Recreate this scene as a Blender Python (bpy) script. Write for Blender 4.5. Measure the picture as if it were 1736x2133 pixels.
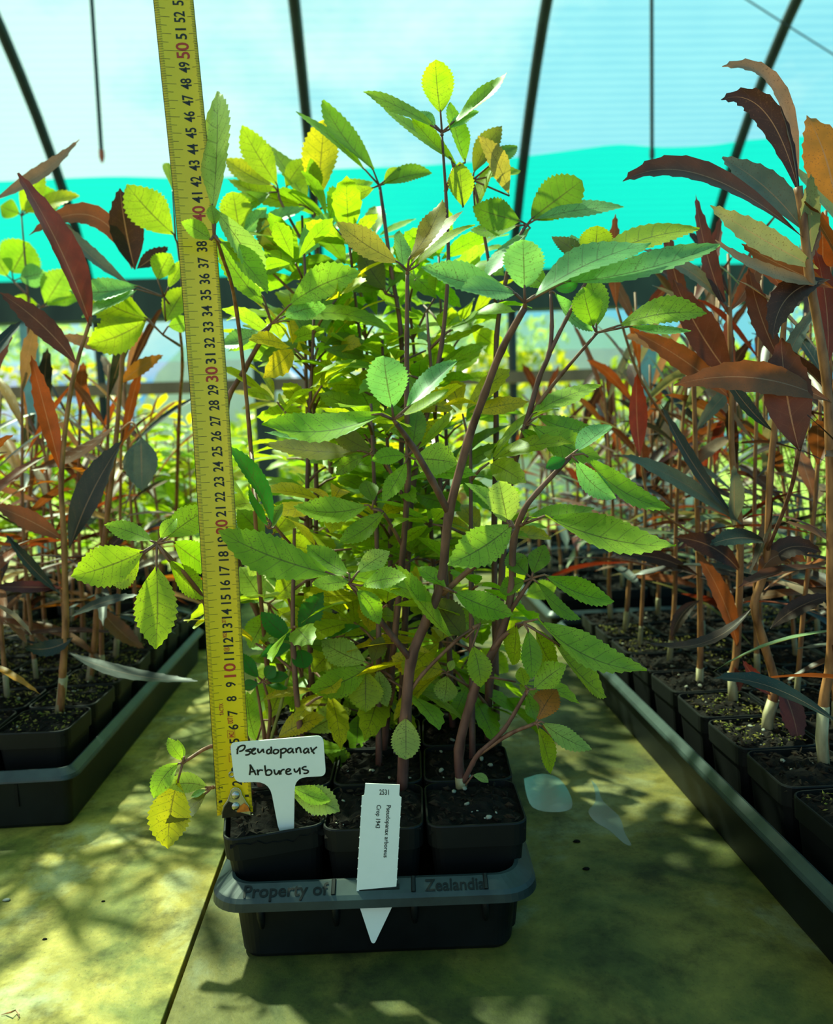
import bpy, math, random
import numpy as np
from mathutils import Vector, Matrix
for o in list(bpy.data.objects): bpy.data.objects.remove(o)
SC = bpy.context.scene
COL = SC.collection
RNG = random.Random(7)

# ------------------------------------------------------------------ camera
F, W, H = 1650.0, 1736.0, 2133.0
PSI, PIT, ROL = [math.radians(a) for a in (2.87, 5.37, 2.0)]
CAMZ = 0.35
FW = np.array([math.sin(PSI)*math.cos(PIT), math.cos(PSI)*math.cos(PIT), -math.sin(PIT)])
_r0 = np.array([math.cos(PSI), -math.sin(PSI), 0.0]); _u0 = np.cross(_r0, FW)
UP = _u0*math.cos(ROL) + _r0*math.sin(ROL)
RT = _r0*math.cos(ROL) - _u0*math.sin(ROL)
CP = np.array([0.0, 0.0, CAMZ])
cd = bpy.data.cameras.new('camera'); cam = bpy.data.objects.new('camera', cd); COL.objects.link(cam)
cd.sensor_fit = 'HORIZONTAL'; cd.sensor_width = 36.0; cd.lens = 36.0*F/W
cd.clip_start = 0.01; cd.clip_end = 200
m = Matrix([[RT[0], UP[0], -FW[0], CP[0]], [RT[1], UP[1], -FW[1], CP[1]], [RT[2], UP[2], -FW[2], CP[2]], [0, 0, 0, 1]])
cam.matrix_world = m
cd.dof.use_dof = True; cd.dof.focus_distance = 0.56; cd.dof.aperture_fstop = 9.5
SC.camera = cam

# ------------------------------------------------------------------ colour helpers
def lin(c):
    c = c.lstrip('#'); v = [int(c[i:i+2], 16)/255 for i in (0, 2, 4)]
    return tuple((x/12.92 if x <= 0.04045 else ((x+0.055)/1.055)**2.4) for x in v)
def c4(c): return (*lin(c), 1.0)

# ------------------------------------------------------------------ sky, sun, exposure
wd = bpy.data.worlds.new('sky'); SC.world = wd; wd.use_nodes = True
nt = wd.node_tree; nt.nodes.clear()
def N(nt, t, **k):
    n = nt.nodes.new(t)
    for a, b in k.items():
        if a.startswith('_'): setattr(n, a[1:], b)
        else:
            key = int(a[1:]) if a[0] == 'i' and a[1:].isdigit() else a.replace('__', ' ')
            n.inputs[key].default_value = b
    return n
def L(nt, a, ao, b, bi): nt.links.new(a.outputs[ao], b.inputs[bi])
tc = N(nt, 'ShaderNodeTexCoord')
mp = N(nt, 'ShaderNodeMapping'); mp.inputs['Scale'].default_value = (1.0, 1.0, 1.9); mp.inputs['Location'].default_value = (0.35, 0.1, 0.2)
L(nt, tc, 'Generated', mp, 'Vector')
n1 = N(nt, 'ShaderNodeTexNoise', Scale=2.3, Detail=7.0, Roughness=0.58)
L(nt, mp, 'Vector', n1, 'Vector')
sx = N(nt, 'ShaderNodeSeparateXYZ'); L(nt, tc, 'Generated', sx, 'Vector')
ma = N(nt, 'ShaderNodeMath', _operation='MULTIPLY_ADD', i1=-0.22, i2=0.0); L(nt, sx, 'X', ma, 0)
mb = N(nt, 'ShaderNodeMath', _operation='ADD'); L(nt, n1, 'Fac', mb, 0); L(nt, ma, 0, mb, 1)
rp = N(nt, 'ShaderNodeValToRGB'); rp.color_ramp.elements[0].position = 0.43; rp.color_ramp.elements[1].position = 0.60
L(nt, mb, 0, rp, 'Fac')
mx = N(nt, 'ShaderNodeMix', _data_type='RGBA')
mx.inputs['A'].default_value = (0.12, 0.62, 0.95, 1); mx.inputs['B'].default_value = (1.0, 1.03, 1.06, 1)
L(nt, rp, 'Color', mx, 'Factor')
bg = N(nt, 'ShaderNodeBackground', Strength=0.80); L(nt, mx, 'Result', bg, 'Color')
ow = N(nt, 'ShaderNodeOutputWorld'); L(nt, bg, 0, ow, 0)

sd = bpy.data.lights.new('sun', 'SUN'); so = bpy.data.objects.new('sun', sd); COL.objects.link(so)
sd.energy = 12.0; sd.angle = math.radians(2.2); sd.color = (1.0, 0.86, 0.60)
so.rotation_euler = Vector((0.40, -0.52, -0.85)).to_track_quat('-Z', 'Y').to_euler(); so.location = (-3, 3, 6)
SC.view_settings.view_transform = 'Standard'; SC.view_settings.look = 'None'
SC.view_settings.gamma = 1.0; SC.view_settings.use_curve_mapping = False
SC.view_settings.exposure = 0.12

# ------------------------------------------------------------------ projection helpers (a pixel and a real depth give a place)
def ray(px, py): return FW + RT*((px-W/2)/F) - UP*((py-H/2)/F)
def at(px, py, Y): d = ray(px, py); return CP + d*(Y/d[1])
def atz(px, py, z): d = ray(px, py); return CP + d*((z-CAMZ)/d[2])
def onpl(px, py, P0, n): d = ray(px, py); return CP + d*(np.dot(P0-CP, n)/np.dot(d, n))
def nz(v): v = np.asarray(v, float); return v/(np.linalg.norm(v)+1e-12)

# ------------------------------------------------------------------ materials
MATS = {}
def mat(name):
    m = bpy.data.materials.new(name); m.use_nodes = True; m.node_tree.nodes.clear(); MATS[name] = m
    return m, m.node_tree
def out(nt, n, s=0):
    o = N(nt, 'ShaderNodeOutputMaterial'); L(nt, n, s, o, 'Surface'); return o
def ramp(nt, src, so_, stops):
    r = N(nt, 'ShaderNodeValToRGB'); e = r.color_ramp.elements
    while len(e) > 1: e.remove(e[-1])
    e[0].position = stops[0][0]; e[0].color = stops[0][1]
    for p, c in stops[1:]:
        k = e.new(p); k.color = c
    L(nt, src, so_, r, 'Fac'); return r
def mathn(nt, op, a, b=None, c=None):
    n = N(nt, 'ShaderNodeMath', _operation=op)
    for i, v in enumerate((a, b, c)):
        if v is None: continue
        if isinstance(v, (int, float)): n.inputs[i].default_value = v
        else: nt.links.new(v, n.inputs[i])
    return n.outputs[0]
def mixc(nt, f, a, b, mode='MIX'):
    n = N(nt, 'ShaderNodeMix', _data_type='RGBA', _blend_type=mode)
    for k, v in (('Factor', f), ('A', a), ('B', b)):
        if isinstance(v, (int, float)): n.inputs[k].default_value = v
        elif isinstance(v, tuple): n.inputs[k].default_value = v
        else: nt.links.new(v, n.inputs[k])
    return n.outputs['Result']

def leaf_mat(name, vein, vein_amt, spot, trans, tcol, rough, side=0.55):
    m, nt = mat(name)
    oi = N(nt, 'ShaderNodeObjectInfo'); uv = N(nt, 'ShaderNodeUVMap'); sp = N(nt, 'ShaderNodeSeparateXYZ')
    L(nt, uv, 0, sp, 0)
    u, v = sp.outputs[0], sp.outputs[1]
    au = mathn(nt, 'ABSOLUTE', mathn(nt, 'SUBTRACT', u, 0.5))
    mid = mathn(nt, 'LESS_THAN', au, mathn(nt, 'MULTIPLY_ADD', v, -0.018, 0.027))
    ph = mathn(nt, 'FRACT', mathn(nt, 'MULTIPLY', mathn(nt, 'SUBTRACT', v, mathn(nt, 'MULTIPLY', au, 0.28)), 8.0))
    sv = mathn(nt, 'LESS_THAN', mathn(nt, 'ABSOLUTE', mathn(nt, 'SUBTRACT', ph, 0.5)), mathn(nt, 'MULTIPLY_ADD', au, -0.10, 0.065))
    tcn = N(nt, 'ShaderNodeTexCoord')
    n1 = N(nt, 'ShaderNodeTexNoise', Scale=60.0, Detail=3.0); L(nt, tcn, 'Object', n1, 'Vector')
    n2 = N(nt, 'ShaderNodeTexNoise', Scale=900.0, Detail=1.0); L(nt, tcn, 'Object', n2, 'Vector')
    f1 = ramp(nt, n1, 'Fac', [(0.3, (0.72, 0.78, 0.75, 1)), (0.7, (1.2, 1.12, 1.0, 1))])
    base = mixc(nt, 1.0, oi.outputs['Color'], f1.outputs[0], 'MULTIPLY')
    base = mixc(nt, mathn(nt, 'MULTIPLY', sv, vein_amt*side), base, vein)
    base = mixc(nt, mathn(nt, 'MULTIPLY', mid, vein_amt), base, vein)
    sf = mathn(nt, 'MULTIPLY', mathn(nt, 'GREATER_THAN', mathn(nt, 'ADD', n2.outputs['Fac'], mathn(nt, 'MULTIPLY', n1.outputs['Fac'], 0.25)), 0.79), spot)
    base = mixc(nt, sf, base, (0.10, 0.05, 0.03, 1))
    bm = N(nt, 'ShaderNodeBump', Strength=0.35, Distance=0.0006)
    hh = mathn(nt, 'ADD', mathn(nt, 'MULTIPLY', sv, -0.6), mathn(nt, 'MULTIPLY', n1.outputs['Fac'], 1.4))
    nt.links.new(hh, bm.inputs['Height'])
    p = N(nt, 'ShaderNodeBsdfPrincipled', Roughness=rough); nt.links.new(base, p.inputs['Base Color'])
    p.inputs['Specular IOR Level'].default_value = 0.45
    L(nt, bm, 0, p, 'Normal')
    t = N(nt, 'ShaderNodeBsdfTranslucent')
    tb = mixc(nt, 1.0, base, tcol, 'MULTIPLY'); nt.links.new(tb, t.inputs['Color'])
    ms = N(nt, 'ShaderNodeMixShader', i0=trans); L(nt, p, 0, ms, 1); L(nt, t, 0, ms, 2)
    out(nt, ms)
leaf_mat('leaf_green', (0.085, 0.055, 0.03, 1), 0.6, 0.6, 0.55, (1.35, 1.28, 0.5, 1), 0.42)
leaf_mat('leaf_bronze', (0.36, 0.22, 0.14, 1), 0.55, 0.5, 0.32, (1.45, 0.85, 0.5, 1), 0.42, 0.06)

def bark_mat(name, c1, c2, scale=90, rough=0.55):
    m, nt = mat(name)
    tcn = N(nt, 'ShaderNodeTexCoord'); mpn = N(nt, 'ShaderNodeMapping'); mpn.inputs['Scale'].default_value = (1, 1, 0.3)
    L(nt, tcn, 'Object', mpn, 'Vector')
    n1 = N(nt, 'ShaderNodeTexNoise', Scale=float(scale), Detail=5.0); L(nt, mpn, 0, n1, 'Vector')
    r = ramp(nt, n1, 'Fac', [(0.3, c1), (0.7, c2)])
    p = N(nt, 'ShaderNodeBsdfPrincipled', Roughness=rough); L(nt, r, 0, p, 'Base Color')
    bm = N(nt, 'ShaderNodeBump', Strength=0.4, Distance=0.0008); L(nt, n1, 'Fac', bm, 'Height'); L(nt, bm, 0, p, 'Normal')
    out(nt, p)
bark_mat('stem_purple', c4('#4a2823'), c4('#86584a'), 120)
bark_mat('stem_brown', c4('#6b3c1d'), c4('#b97b48'), 140)
bark_mat('stem_pale', c4('#8c7c58'), c4('#c2b48c'), 140)
bark_mat('petiole_red', c4('#5a2f26'), c4('#95664b'), 150)
bark_mat('petiole_green', c4('#6f6a34'), c4('#9aa058'), 150)
bark_mat('timber_dark', c4('#232b20'), c4('#3d4634'), 6, 0.7)
bark_mat('timber_brown', c4('#6b5136'), c4('#94734e'), 6, 0.7)

def plain(name, col, rough=0.5, metal=0.0, spec=0.5, noise=None, scale=40, bump=0.0):
    m, nt = mat(name)
    p = N(nt, 'ShaderNodeBsdfPrincipled', Roughness=rough, Metallic=metal)
    p.inputs['Specular IOR Level'].default_value = spec
    p.inputs['Base Color'].default_value = col
    if noise:
        tcn = N(nt, 'ShaderNodeTexCoord'); n1 = N(nt, 'ShaderNodeTexNoise', Scale=float(scale), Detail=6.0, Roughness=0.65)
        L(nt, tcn, 'Object', n1, 'Vector')
        r = ramp(nt, n1, 'Fac', [(0.36, col), (0.68, noise)]); L(nt, r, 0, p, 'Base Color')
        if bump:
            bm = N(nt, 'ShaderNodeBump', Strength=bump, Distance=0.002); L(nt, n1, 'Fac', bm, 'Height'); L(nt, bm, 0, p, 'Normal')
    out(nt, p); return m
plain('pot_plastic', c4('#040505'), 0.55, noise=c4('#0c0e0e'), scale=25, spec=0.3)
plain('tray_plastic', c4('#050606'), 0.5, noise=c4('#111415'), scale=18, spec=0.25)
plain('tray_rim', c4('#1a2426'), 0.42, noise=c4('#33413f'), scale=22)
plain('tray_black', c4('#060807'), 0.5, noise=c4('#121716'), scale=18, spec=0.3)
plain('soil', c4('#070504'), 0.95, noise=c4('#1d1610'), scale=160, bump=1.0, spec=0.2)
plain('bark_chip', c4('#120c08'), 0.9, noise=c4('#35271b'), scale=120, spec=0.2)
plain('pumice', c4('#a9a596'), 0.85, noise=c4('#78725f'), scale=300, spec=0.2)
plain('moss', c4('#4d5a1d'), 0.9, noise=c4('#a08c45'), scale=90, spec=0.2)
plain('white_plastic', c4('#f6f3ea'), 0.42, noise=c4('#efeee4'), scale=30)
plain('ink', c4('#0a0a0e'), 0.5)
plain('print_black', c4('#15150f'), 0.5)
plain('print_red', c4('#b8331c'), 0.5)
plain('tape_yellow', c4('#f6cc00'), 0.30, noise=c4('#eac000'), scale=20, spec=0.6)
plain('steel', (0.62, 0.60, 0.57, 1), 0.25, metal=1.0, noise=(0.35, 0.33, 0.30, 1), scale=200)
plain('hook_worn', c4('#171310'), 0.4, metal=0.5, noise=c4('#2c231a'), scale=200)
plain('hook_orange', c4('#e07a12'), 0.45, noise=c4('#b35a0c'), scale=300)
plain('hoop_steel', c4('#13211c'), 0.45, noise=c4('#24352d'), scale=12)
plain('post_grey', c4('#7fa39b'), 0.6, noise=c4('#5f7f78'), scale=8)
plain('gravel', c4('#3d3a30'), 0.95, noise=c4('#6d6755'), scale=30)
plain('grass', c4('#5f8a2c'), 0.95, noise=c4('#8fb544'), scale=9)
plain('white_sheet', c4('#e8ecf2'), 0.6, noise=c4('#d5dde6'), scale=3)
plain('rubber_orange', c4('#b4502a'), 0.5)
plain('clay', c4('#b0653c'), 0.8, noise=c4('#8a4a2a'), scale=30)
m, nt = mat('water')
p = N(nt, 'ShaderNodeBsdfPrincipled', Roughness=0.16); p.inputs['Base Color'].default_value = (0.10, 0.13, 0.09, 1); p.inputs['Specular IOR Level'].default_value = 0.9; p.inputs['IOR'].default_value = 1.6
tcn = N(nt, 'ShaderNodeTexCoord'); nn = N(nt, 'ShaderNodeTexNoise', Scale=140.0, Detail=2.0); L(nt, tcn, 'Object', nn, 'Vector')
bm = N(nt, 'ShaderNodeBump', Strength=0.06, Distance=0.001); L(nt, nn, 'Fac', bm, 'Height'); L(nt, bm, 0, p, 'Normal'); out(nt, p)

# bench sheets: algae stained fibre cement
m, nt = mat('bench_sheet')
tcn = N(nt, 'ShaderNodeTexCoord')
na = N(nt, 'ShaderNodeTexNoise', Scale=9.0, Detail=6.0, Roughness=0.62, Distortion=0.4); L(nt, tcn, 'Object', na, 'Vector')
nb = N(nt, 'ShaderNodeTexNoise', Scale=19.0, Detail=8.0, Roughness=0.7); L(nt, tcn, 'Object', nb, 'Vector')
ncn = N(nt, 'ShaderNodeTexNoise', Scale=420.0, Detail=4.0, Roughness=0.7); L(nt, tcn, 'Object', ncn, 'Vector')
oi = N(nt, 'ShaderNodeObjectInfo')
r1 = ramp(nt, na, 'Fac', [(0.30, c4('#474a1c')), (0.43, c4('#666a2c')), (0.56, c4('#978a3e')), (0.70, c4('#a9ab88'))])
r2 = ramp(nt, nb, 'Fac', [(0.33, (0.30, 0.31, 0.24, 1)), (0.50, (0.9, 0.9, 0.9, 1)), (0.72, (1.3, 1.25, 1.15, 1))])
base = mixc(nt, 1.0, r1.outputs[0], r2.outputs[0], 'MULTIPLY')
base = mixc(nt, 1.0, base, oi.outputs['Color'], 'MULTIPLY')
r3 = ramp(nt, ncn, 'Fac', [(0.27, (0.35, 0.33, 0.28, 1)), (0.40, (1, 1, 1, 1)), (0.7, (1.12, 1.12, 1.1, 1))])
base = mixc(nt, 1.0, base, r3.outputs[0], 'MULTIPLY')
p = N(nt, 'ShaderNodeBsdfPrincipled'); nt.links.new(base, p.inputs['Base Color'])
rr = ramp(nt, nb, 'Fac', [(0.4, (0.75, 0.75, 0.75, 1)), (0.75, (0.5, 0.5, 0.5, 1))]); L(nt, rr, 0, p, 'Roughness')
p.inputs['Specular IOR Level'].default_value = 0.35
bm = N(nt, 'ShaderNodeBump', Strength=0.35, Distance=0.0012); L(nt, ncn, 'Fac', bm, 'Height'); L(nt, bm, 0, p, 'Normal')
out(nt, p)

# shade cloth
def cloth(name, tint, glow, fac, lines):
    m, nt = mat(name)
    tr = N(nt, 'ShaderNodeBsdfTransparent'); tr.inputs[0].default_value = tint
    tl = N(nt, 'ShaderNodeBsdfTranslucent'); tl.inputs[0].default_value = glow
    df = N(nt, 'ShaderNodeBsdfDiffuse'); df.inputs[0].default_value = glow
    a = N(nt, 'ShaderNodeMixShader', i0=0.3); L(nt, tl, 0, a, 1); L(nt, df, 0, a, 2)
    tcn = N(nt, 'ShaderNodeTexCoord')
    nn = N(nt, 'ShaderNodeTexNoise', Scale=1.2, Detail=4.0); L(nt, tcn, 'Object', nn, 'Vector')
    wv = N(nt, 'ShaderNodeTexWave', Scale=lines, Distortion=0.6, Detail=1.0); wv.bands_direction = 'Z'; L(nt, tcn, 'Object', wv, 'Vector')
    ff = mathn(nt, 'ADD', mathn(nt, 'MULTIPLY', wv.outputs['Fac'], 0.05), mathn(nt, 'MULTIPLY_ADD', nn.outputs['Fac'], 0.16, fac-0.13))
    mm = N(nt, 'ShaderNodeMixShader'); nt.links.new(ff, mm.inputs[0]); L(nt, tr, 0, mm, 1); L(nt, a, 0, mm, 2)
    out(nt, mm)
cloth('net_pale', (0.66, 0.99, 0.95, 1), (0.40, 0.72, 0.66, 1), 0.24, 11.0)
cloth('net_teal', (0.02, 0.70, 0.62, 1), (0.01, 0.50, 0.43, 1), 0.55, 9.0)

# ------------------------------------------------------------------ objects
ORG = {}
ORD = ['first', 'second', 'third', 'fourth', 'fifth', 'sixth', 'seventh', 'eighth', 'ninth', 'tenth', 'eleventh']
def tag(o, label, cat, group=None):
    o['label'] = label; o['category'] = cat
    if group: o['group'] = group
    return o
def empty(name, P, label=None, cat=None, group=None):
    o = bpy.data.objects.new(name, None); o.empty_display_size = 0.02; COL.objects.link(o)
    o.location = P; ORG[o] = np.array(P, float)
    if label: tag(o, label, cat, group)
    return o
def link(name, me, mt, parent=None, origin=(0, 0, 0), color=None):
    o = bpy.data.objects.new(name, me); COL.objects.link(o)
    if mt is not None and len(me.materials) == 0: me.materials.append(MATS[mt])
    origin = np.array(origin, float); ORG[o] = origin
    if parent is not None: o.parent = parent; o.location = origin-ORG[parent]
    else: o.location = origin
    if color is not None: o.color = (*color, 1.0)
    return o
class MB:
    def __init__(s): s.v = []; s.f = []; s.uv = []
    def add(s, vs, fs):
        b = len(s.v); s.v.extend([tuple(map(float, x)) for x in vs]); s.f.extend([tuple(i+b for i in f) for f in fs]); return s
    def box(s, lo, hi):
        x0, y0, z0 = lo; x1, y1, z1 = hi
        return s.add([(x0,y0,z0),(x1,y0,z0),(x1,y1,z0),(x0,y1,z0),(x0,y0,z1),(x1,y0,z1),(x1,y1,z1),(x0,y1,z1)],
                     [(0,3,2,1),(4,5,6,7),(0,1,5,4),(1,2,6,5),(2,3,7,6),(3,0,4,7)])
    def tube(s, pts, rad, seg=7, flat=None):
        pts = [np.asarray(p, float) for p in pts]; n = len(pts)
        if not hasattr(rad, '__len__'): rad = [rad]*n
        vs = []; fs = []; ref = None
        for i in range(n):
            t = nz(pts[min(i+1, n-1)]-pts[max(i-1, 0)])
            if flat is not None: ref = np.array(flat, float)
            elif ref is None: ref = np.array([1., 0, 0]) if abs(t[0]) < 0.8 else np.array([0, 1., 0])
            a = nz(ref-t*np.dot(ref, t)); b = np.cross(t, a)
            if flat is None: ref = a
            for k in range(seg):
                th = 2*math.pi*k/seg
                ka = 0.18 if flat is not None else 1.0
                vs.append(pts[i]+rad[i]*(a*math.cos(th)*ka+b*math.sin(th)))
        for i in range(n-1):
            for k in range(seg):
                fs.append((i*seg+k, i*seg+(k+1) % seg, (i+1)*seg+(k+1) % seg, (i+1)*seg+k))
        fs.append(tuple(range(seg-1, -1, -1))); fs.append(tuple((n-1)*seg+k for k in range(seg)))
        return s.add(vs, fs)
    def prism(s, poly, off):
        poly = [np.asarray(p, float) for p in poly]; off = np.asarray(off, float); n = len(poly)
        return s.add(poly+[p+off for p in poly], [tuple(range(n)), tuple(range(2*n-1, n-1, -1))]+[(i, i+n, (i+1) % n+n, (i+1) % n) for i in range(n)])
    def rings(s, rings, cap0=True, cap1=False):
        n = len(rings[0]); vs = [p for r in rings for p in r]; fs = []
        for i in range(len(rings)-1):
            for k in range(n): fs.append((i*n+k, i*n+(k+1) % n, (i+1)*n+(k+1) % n, (i+1)*n+k))
        if cap0: fs.append(tuple(range(n-1, -1, -1)))
        if cap1: fs.append(tuple((len(rings)-1)*n+k for k in range(n)))
        return s.add(vs, fs)
    def mesh(s, name, origin=(0, 0, 0), smooth=False):
        me = bpy.data.meshes.new(name); o = np.array(origin, float)
        me.from_pydata([tuple(np.array(v)-o) for v in s.v], [], s.f)
        if smooth: me.shade_smooth()
        me.update(); return me
    def build(s, name, mt, parent=None, origin=None, smooth=False, color=None):
        if origin is None: origin = s.v[0] if s.v else (0, 0, 0)
        return link(name, s.mesh(name, origin, smooth), mt, parent, origin, color)
def spline(pts, n=4):
    pts = [np.asarray(p, float) for p in pts]
    if len(pts) < 3: return [pts[0]+(pts[-1]-pts[0])*i/n for i in range(n+1)]
    P = [2*pts[0]-pts[1]]+pts+[2*pts[-1]-pts[-2]]; r = []
    for i in range(1, len(P)-2):
        for k in range(n):
            t = k/n; a, b, c, d = P[i-1], P[i], P[i+1], P[i+2]
            r.append(0.5*(2*b+(c-a)*t+(2*a-5*b+4*c-d)*t*t+(3*b-a-3*c+d)*t**3))
    r.append(pts[-1]); return r
def rrect(hx, hy, z, r, seg=4, cx=0, cy=0, ang=0):
    o = []; ca, sa = math.cos(ang), math.sin(ang)
    for q, (sx_, sy_) in enumerate(((1, 1), (-1, 1), (-1, -1), (1, -1))):
        for k in range(seg+1):
            a = math.pi/2*(q+k/seg); x = sx_*(hx-r)+r*math.cos(a); y = sy_*(hy-r)+r*math.sin(a)
            o.append((cx+x*ca-y*sa, cy+x*sa+y*ca, z))
    return o
_tx = {}
def textmesh(s):
    """verts (normalised: height of a digit = 1, starting at x=0) and faces"""
    if s in _tx: return _tx[s]
    cu = bpy.data.curves.new('t', 'FONT'); cu.body = s; cu.size = 1.0; cu.resolution_u = 3; cu.offset = 0.018
    ob = bpy.data.objects.new('t', cu); COL.objects.link(ob)
    dg = bpy.context.evaluated_depsgraph_get(); me = bpy.data.meshes.new_from_object(ob.evaluated_get(dg))
    v = np.array([x.co[:] for x in me.vertices]); f = [tuple(p.vertices) for p in me.polygons]
    bpy.data.objects.remove(ob); bpy.data.meshes.remove(me); bpy.data.curves.remove(cu)
    v[:, 0] -= v[:, 0].min()
    _tx[s] = (v, f); return _tx[s]

for _s in [str(i) for i in range(1, 58)]+['TACTIX', '0071', 'M21', 'II', '8025', '20°C', 'CE', 'Property of', 'Zealandia', '2531', 'Pseudopanax arboreus', 'Crop 1943']: textmesh(_s)
# ------------------------------------------------------------------ leaves
def prof(kind, t):
    if kind == 'oval': return np.sin(np.pi*np.clip(t, 0, 1)**1.08)**0.92
    if kind == 'round': return np.sin(np.pi*np.clip(t, 0, 1)**1.15)**0.62
    if kind == 'lance': return np.sin(np.pi*np.clip(t, 0, 1)**1.0)**0.95
def blade(name, B, Mc, T, width, n0, mt, parent, color, kind='oval', nseg=22, fold=0.22, wave=0.05, tooth=0.062, sub=False):
    B, Mc, T = [np.asarray(x, float) for x in (B, Mc, T)]
    t = np.linspace(0, 1, nseg+1)[:, None]
    P = (1-t)**2*B+2*t*(1-t)*Mc+t**2*T
    D = 2*(1-t)*(Mc-B)+2*t*(T-Mc); D /= (np.linalg.norm(D, axis=1)[:, None]+1e-9)
    n = n0-D*(D@n0)[:, None]; n /= (np.linalg.norm(n, axis=1)[:, None]+1e-9)
    b = np.cross(D, n); tt = t[:, 0]
    w = prof(kind, tt)*width*0.5; w = np.maximum(w, width*0.018)
    ln = np.linalg.norm(T-B)
    S = [-1.0, -0.55, 0.0, 0.55, 1.0]
    ph = RNG.uniform(0, 6.28); fr = RNG.uniform(5, 9)
    V = np.zeros((nseg+1, 5, 3)); U = np.zeros((nseg+1, 5, 2))
    idx = np.arange(nseg+1)
    every = 2 if kind != 'lance' else 3
    outt = ((idx % every) == 0).astype(float)
    act = ((tt > 0.2) & (tt < 0.985)).astype(float)
    for j, s in enumerate(S):
        k = w.copy(); sh = np.zeros_like(w)
        if abs(s) == 1.0:
            k = k*(1+tooth*act*(outt*2-1)); sh = act*outt*ln/nseg*0.45
            if kind == 'lance': k = w+min(width*0.06, 0.0009)*act*outt
        lift = fold*abs(s)**1.2*w+wave*width*np.sin(tt*fr+ph+(1.3 if s > 0 else 0))*abs(s)**2
        V[:, j] = P+b*(s*k)[:, None]+n*lift[:, None]+D*sh[:, None]
        U[:, j, 0] = 0.5+s*0.5; U[:, j, 1] = tt
    vs = V.reshape(-1, 3)-B
    q = np.arange(nseg)[:, None]*5+np.arange(4)[None, :]; q = q.reshape(-1)
    faces = np.stack([q, q+1, q+6, q+5], 1)
    me = bpy.data.meshes.new(name)
    me.vertices.add(len(vs)); me.vertices.foreach_set('co', vs.astype(np.float32).ravel())
    me.loops.add(len(faces)*4); me.loops.foreach_set('vertex_index', faces.ravel().astype(np.int32))
    me.polygons.add(len(faces)); me.polygons.foreach_set('loop_start', np.arange(0, len(faces)*4, 4, dtype=np.int32))
    me.update(calc_edges=True)
    ul = me.uv_layers.new(name='UVMap'); ul.data.foreach_set('uv', U.reshape(-1, 2)[faces.ravel()].astype(np.float32).ravel())
    me.shade_smooth()
    return link(name, me, mt, parent, B, color)
def jit(c, a=0.10):
    k = RNG.uniform(1-a, 1+a); return tuple(max(0.002, min(1, x*k*RNG.uniform(1-a*0.6, 1+a*0.6))) for x in c)
CG = {k: lin(v) for k, v in dict(g='#8fb626', yg='#aec026', y='#d8c622', t='#86bb78', dg='#357a2e', ol='#7c7a2e', br='#b39d48', pg='#b6ca66', lg='#a2c23e', or_='#c8803a', k='#76992a',  # t puts the teal sky sheen into the leaf colour
    b1='#56301f', b2='#7a4a26', b3='#38241f', b4='#8c4a22', gr='#66756c', sl='#28332f', rd='#74301e', pu='#562828', tn='#9a7a60', gg='#86966c', og='#b87a22').items()}
def hero_leaflet(parent, bx, by, Y, tx, ty, dY, w, col, curve=0.0, kind='oval', mt='leaf_green', name='leaflet', R=0.44, nseg=28, fold=None, depthbow=None):
    B = at(bx, by, Y); T = at(tx, ty, Y+dY)
    mid = 0.5*(np.array([bx, by])+np.array([tx, ty])); d = np.array([tx-bx, ty-by], float)
    nrm = np.array([d[1], -d[0]])          # curve>0 bends to the left of travel on the picture
    c = np.array(curve, float) if isinstance(curve, tuple) else mid+nrm*curve*2
    db = RNG.uniform(-0.006, 0.006) if depthbow is None else depthbow
    Mc = at(c[0], c[1], Y+dY*0.5+db)
    ln = np.linalg.norm(T-B)
    v = nz(CP-0.5*(B+T)); D = nz(T-B); vp = nz(v-D*np.dot(v, D)); side = np.cross(D, vp)
    scale = Y/F
    wa = w*scale; wt = max(wa*1.03, min(R*ln, wa/0.52)); th = math.acos(min(1.0, wa/wt))
    if th < 0.2: th = RNG.uniform(0.05, 0.3)
    if side[2] < 0: side = -side
    n0 = vp*math.cos(th)+side*math.sin(th)
    if kind == 'lance': wt = wt
    return blade(name, B, Mc, T, wt, n0, mt, parent, jit(col, 0.08), kind, nseg, fold if fold is not None else RNG.uniform(0.05, 0.40), RNG.uniform(0.02, 0.06))

PLANTS = {}
def stem_from(plant, name, pts, r0, r1, mt, seg=8, nodes=True):
    ps = spline(pts, 5); n = len(ps)
    rad = []
    for i in range(n):
        k = i/(n-1); r = r0+(r1-r0)*k
        if nodes and i % 5 == 0 and 0 < i < n-1: r *= 1.16
        rad.append(r)
    mb = MB(); mb.tube(ps, rad, seg)
    return mb.build(name, mt, plant, smooth=True)
def hero_leaf(plant, pet, lf, r=0.0011, mt='petiole_red'):
    """pet: list of (px,py,Y); lf: leaflets (bx,by,tx,ty,w,col,curve,dY,kind)"""
    pts = [at(*p) for p in pet]; Y = pet[-1][2]
    mb = MB(); ps = spline(pts, 4); mb.tube(ps, [r*1.5-(r*0.5)*i/(len(ps)-1) for i in range(len(ps))], 6)
    L_ = []
    for q in lf:
        q = list(q)+[0.0, None, 'oval'][len(q)-6:]
        bx, by, tx, ty, w, col, cv, dY, kd = q
        if dY is None: dY = RNG.uniform(-0.02, 0.02)
        mb.tube([pts[-1], at(bx, by, Y), at(bx+(tx-bx)*0.06, by+(ty-by)*0.06, Y+dY*0.06)], [r*0.9, r*0.75, r*0.6], 5)
        L_.append((bx, by, tx, ty, w, col, cv, dY, kd))
    o = mb.build('leaf', mt, plant, smooth=True)
    for bx, by, tx, ty, w, col, cv, dY, kd in L_:
        hero_leaflet(o, bx, by, Y, tx, ty, dY, w, CG[col], cv, kd)
    return o
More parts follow.
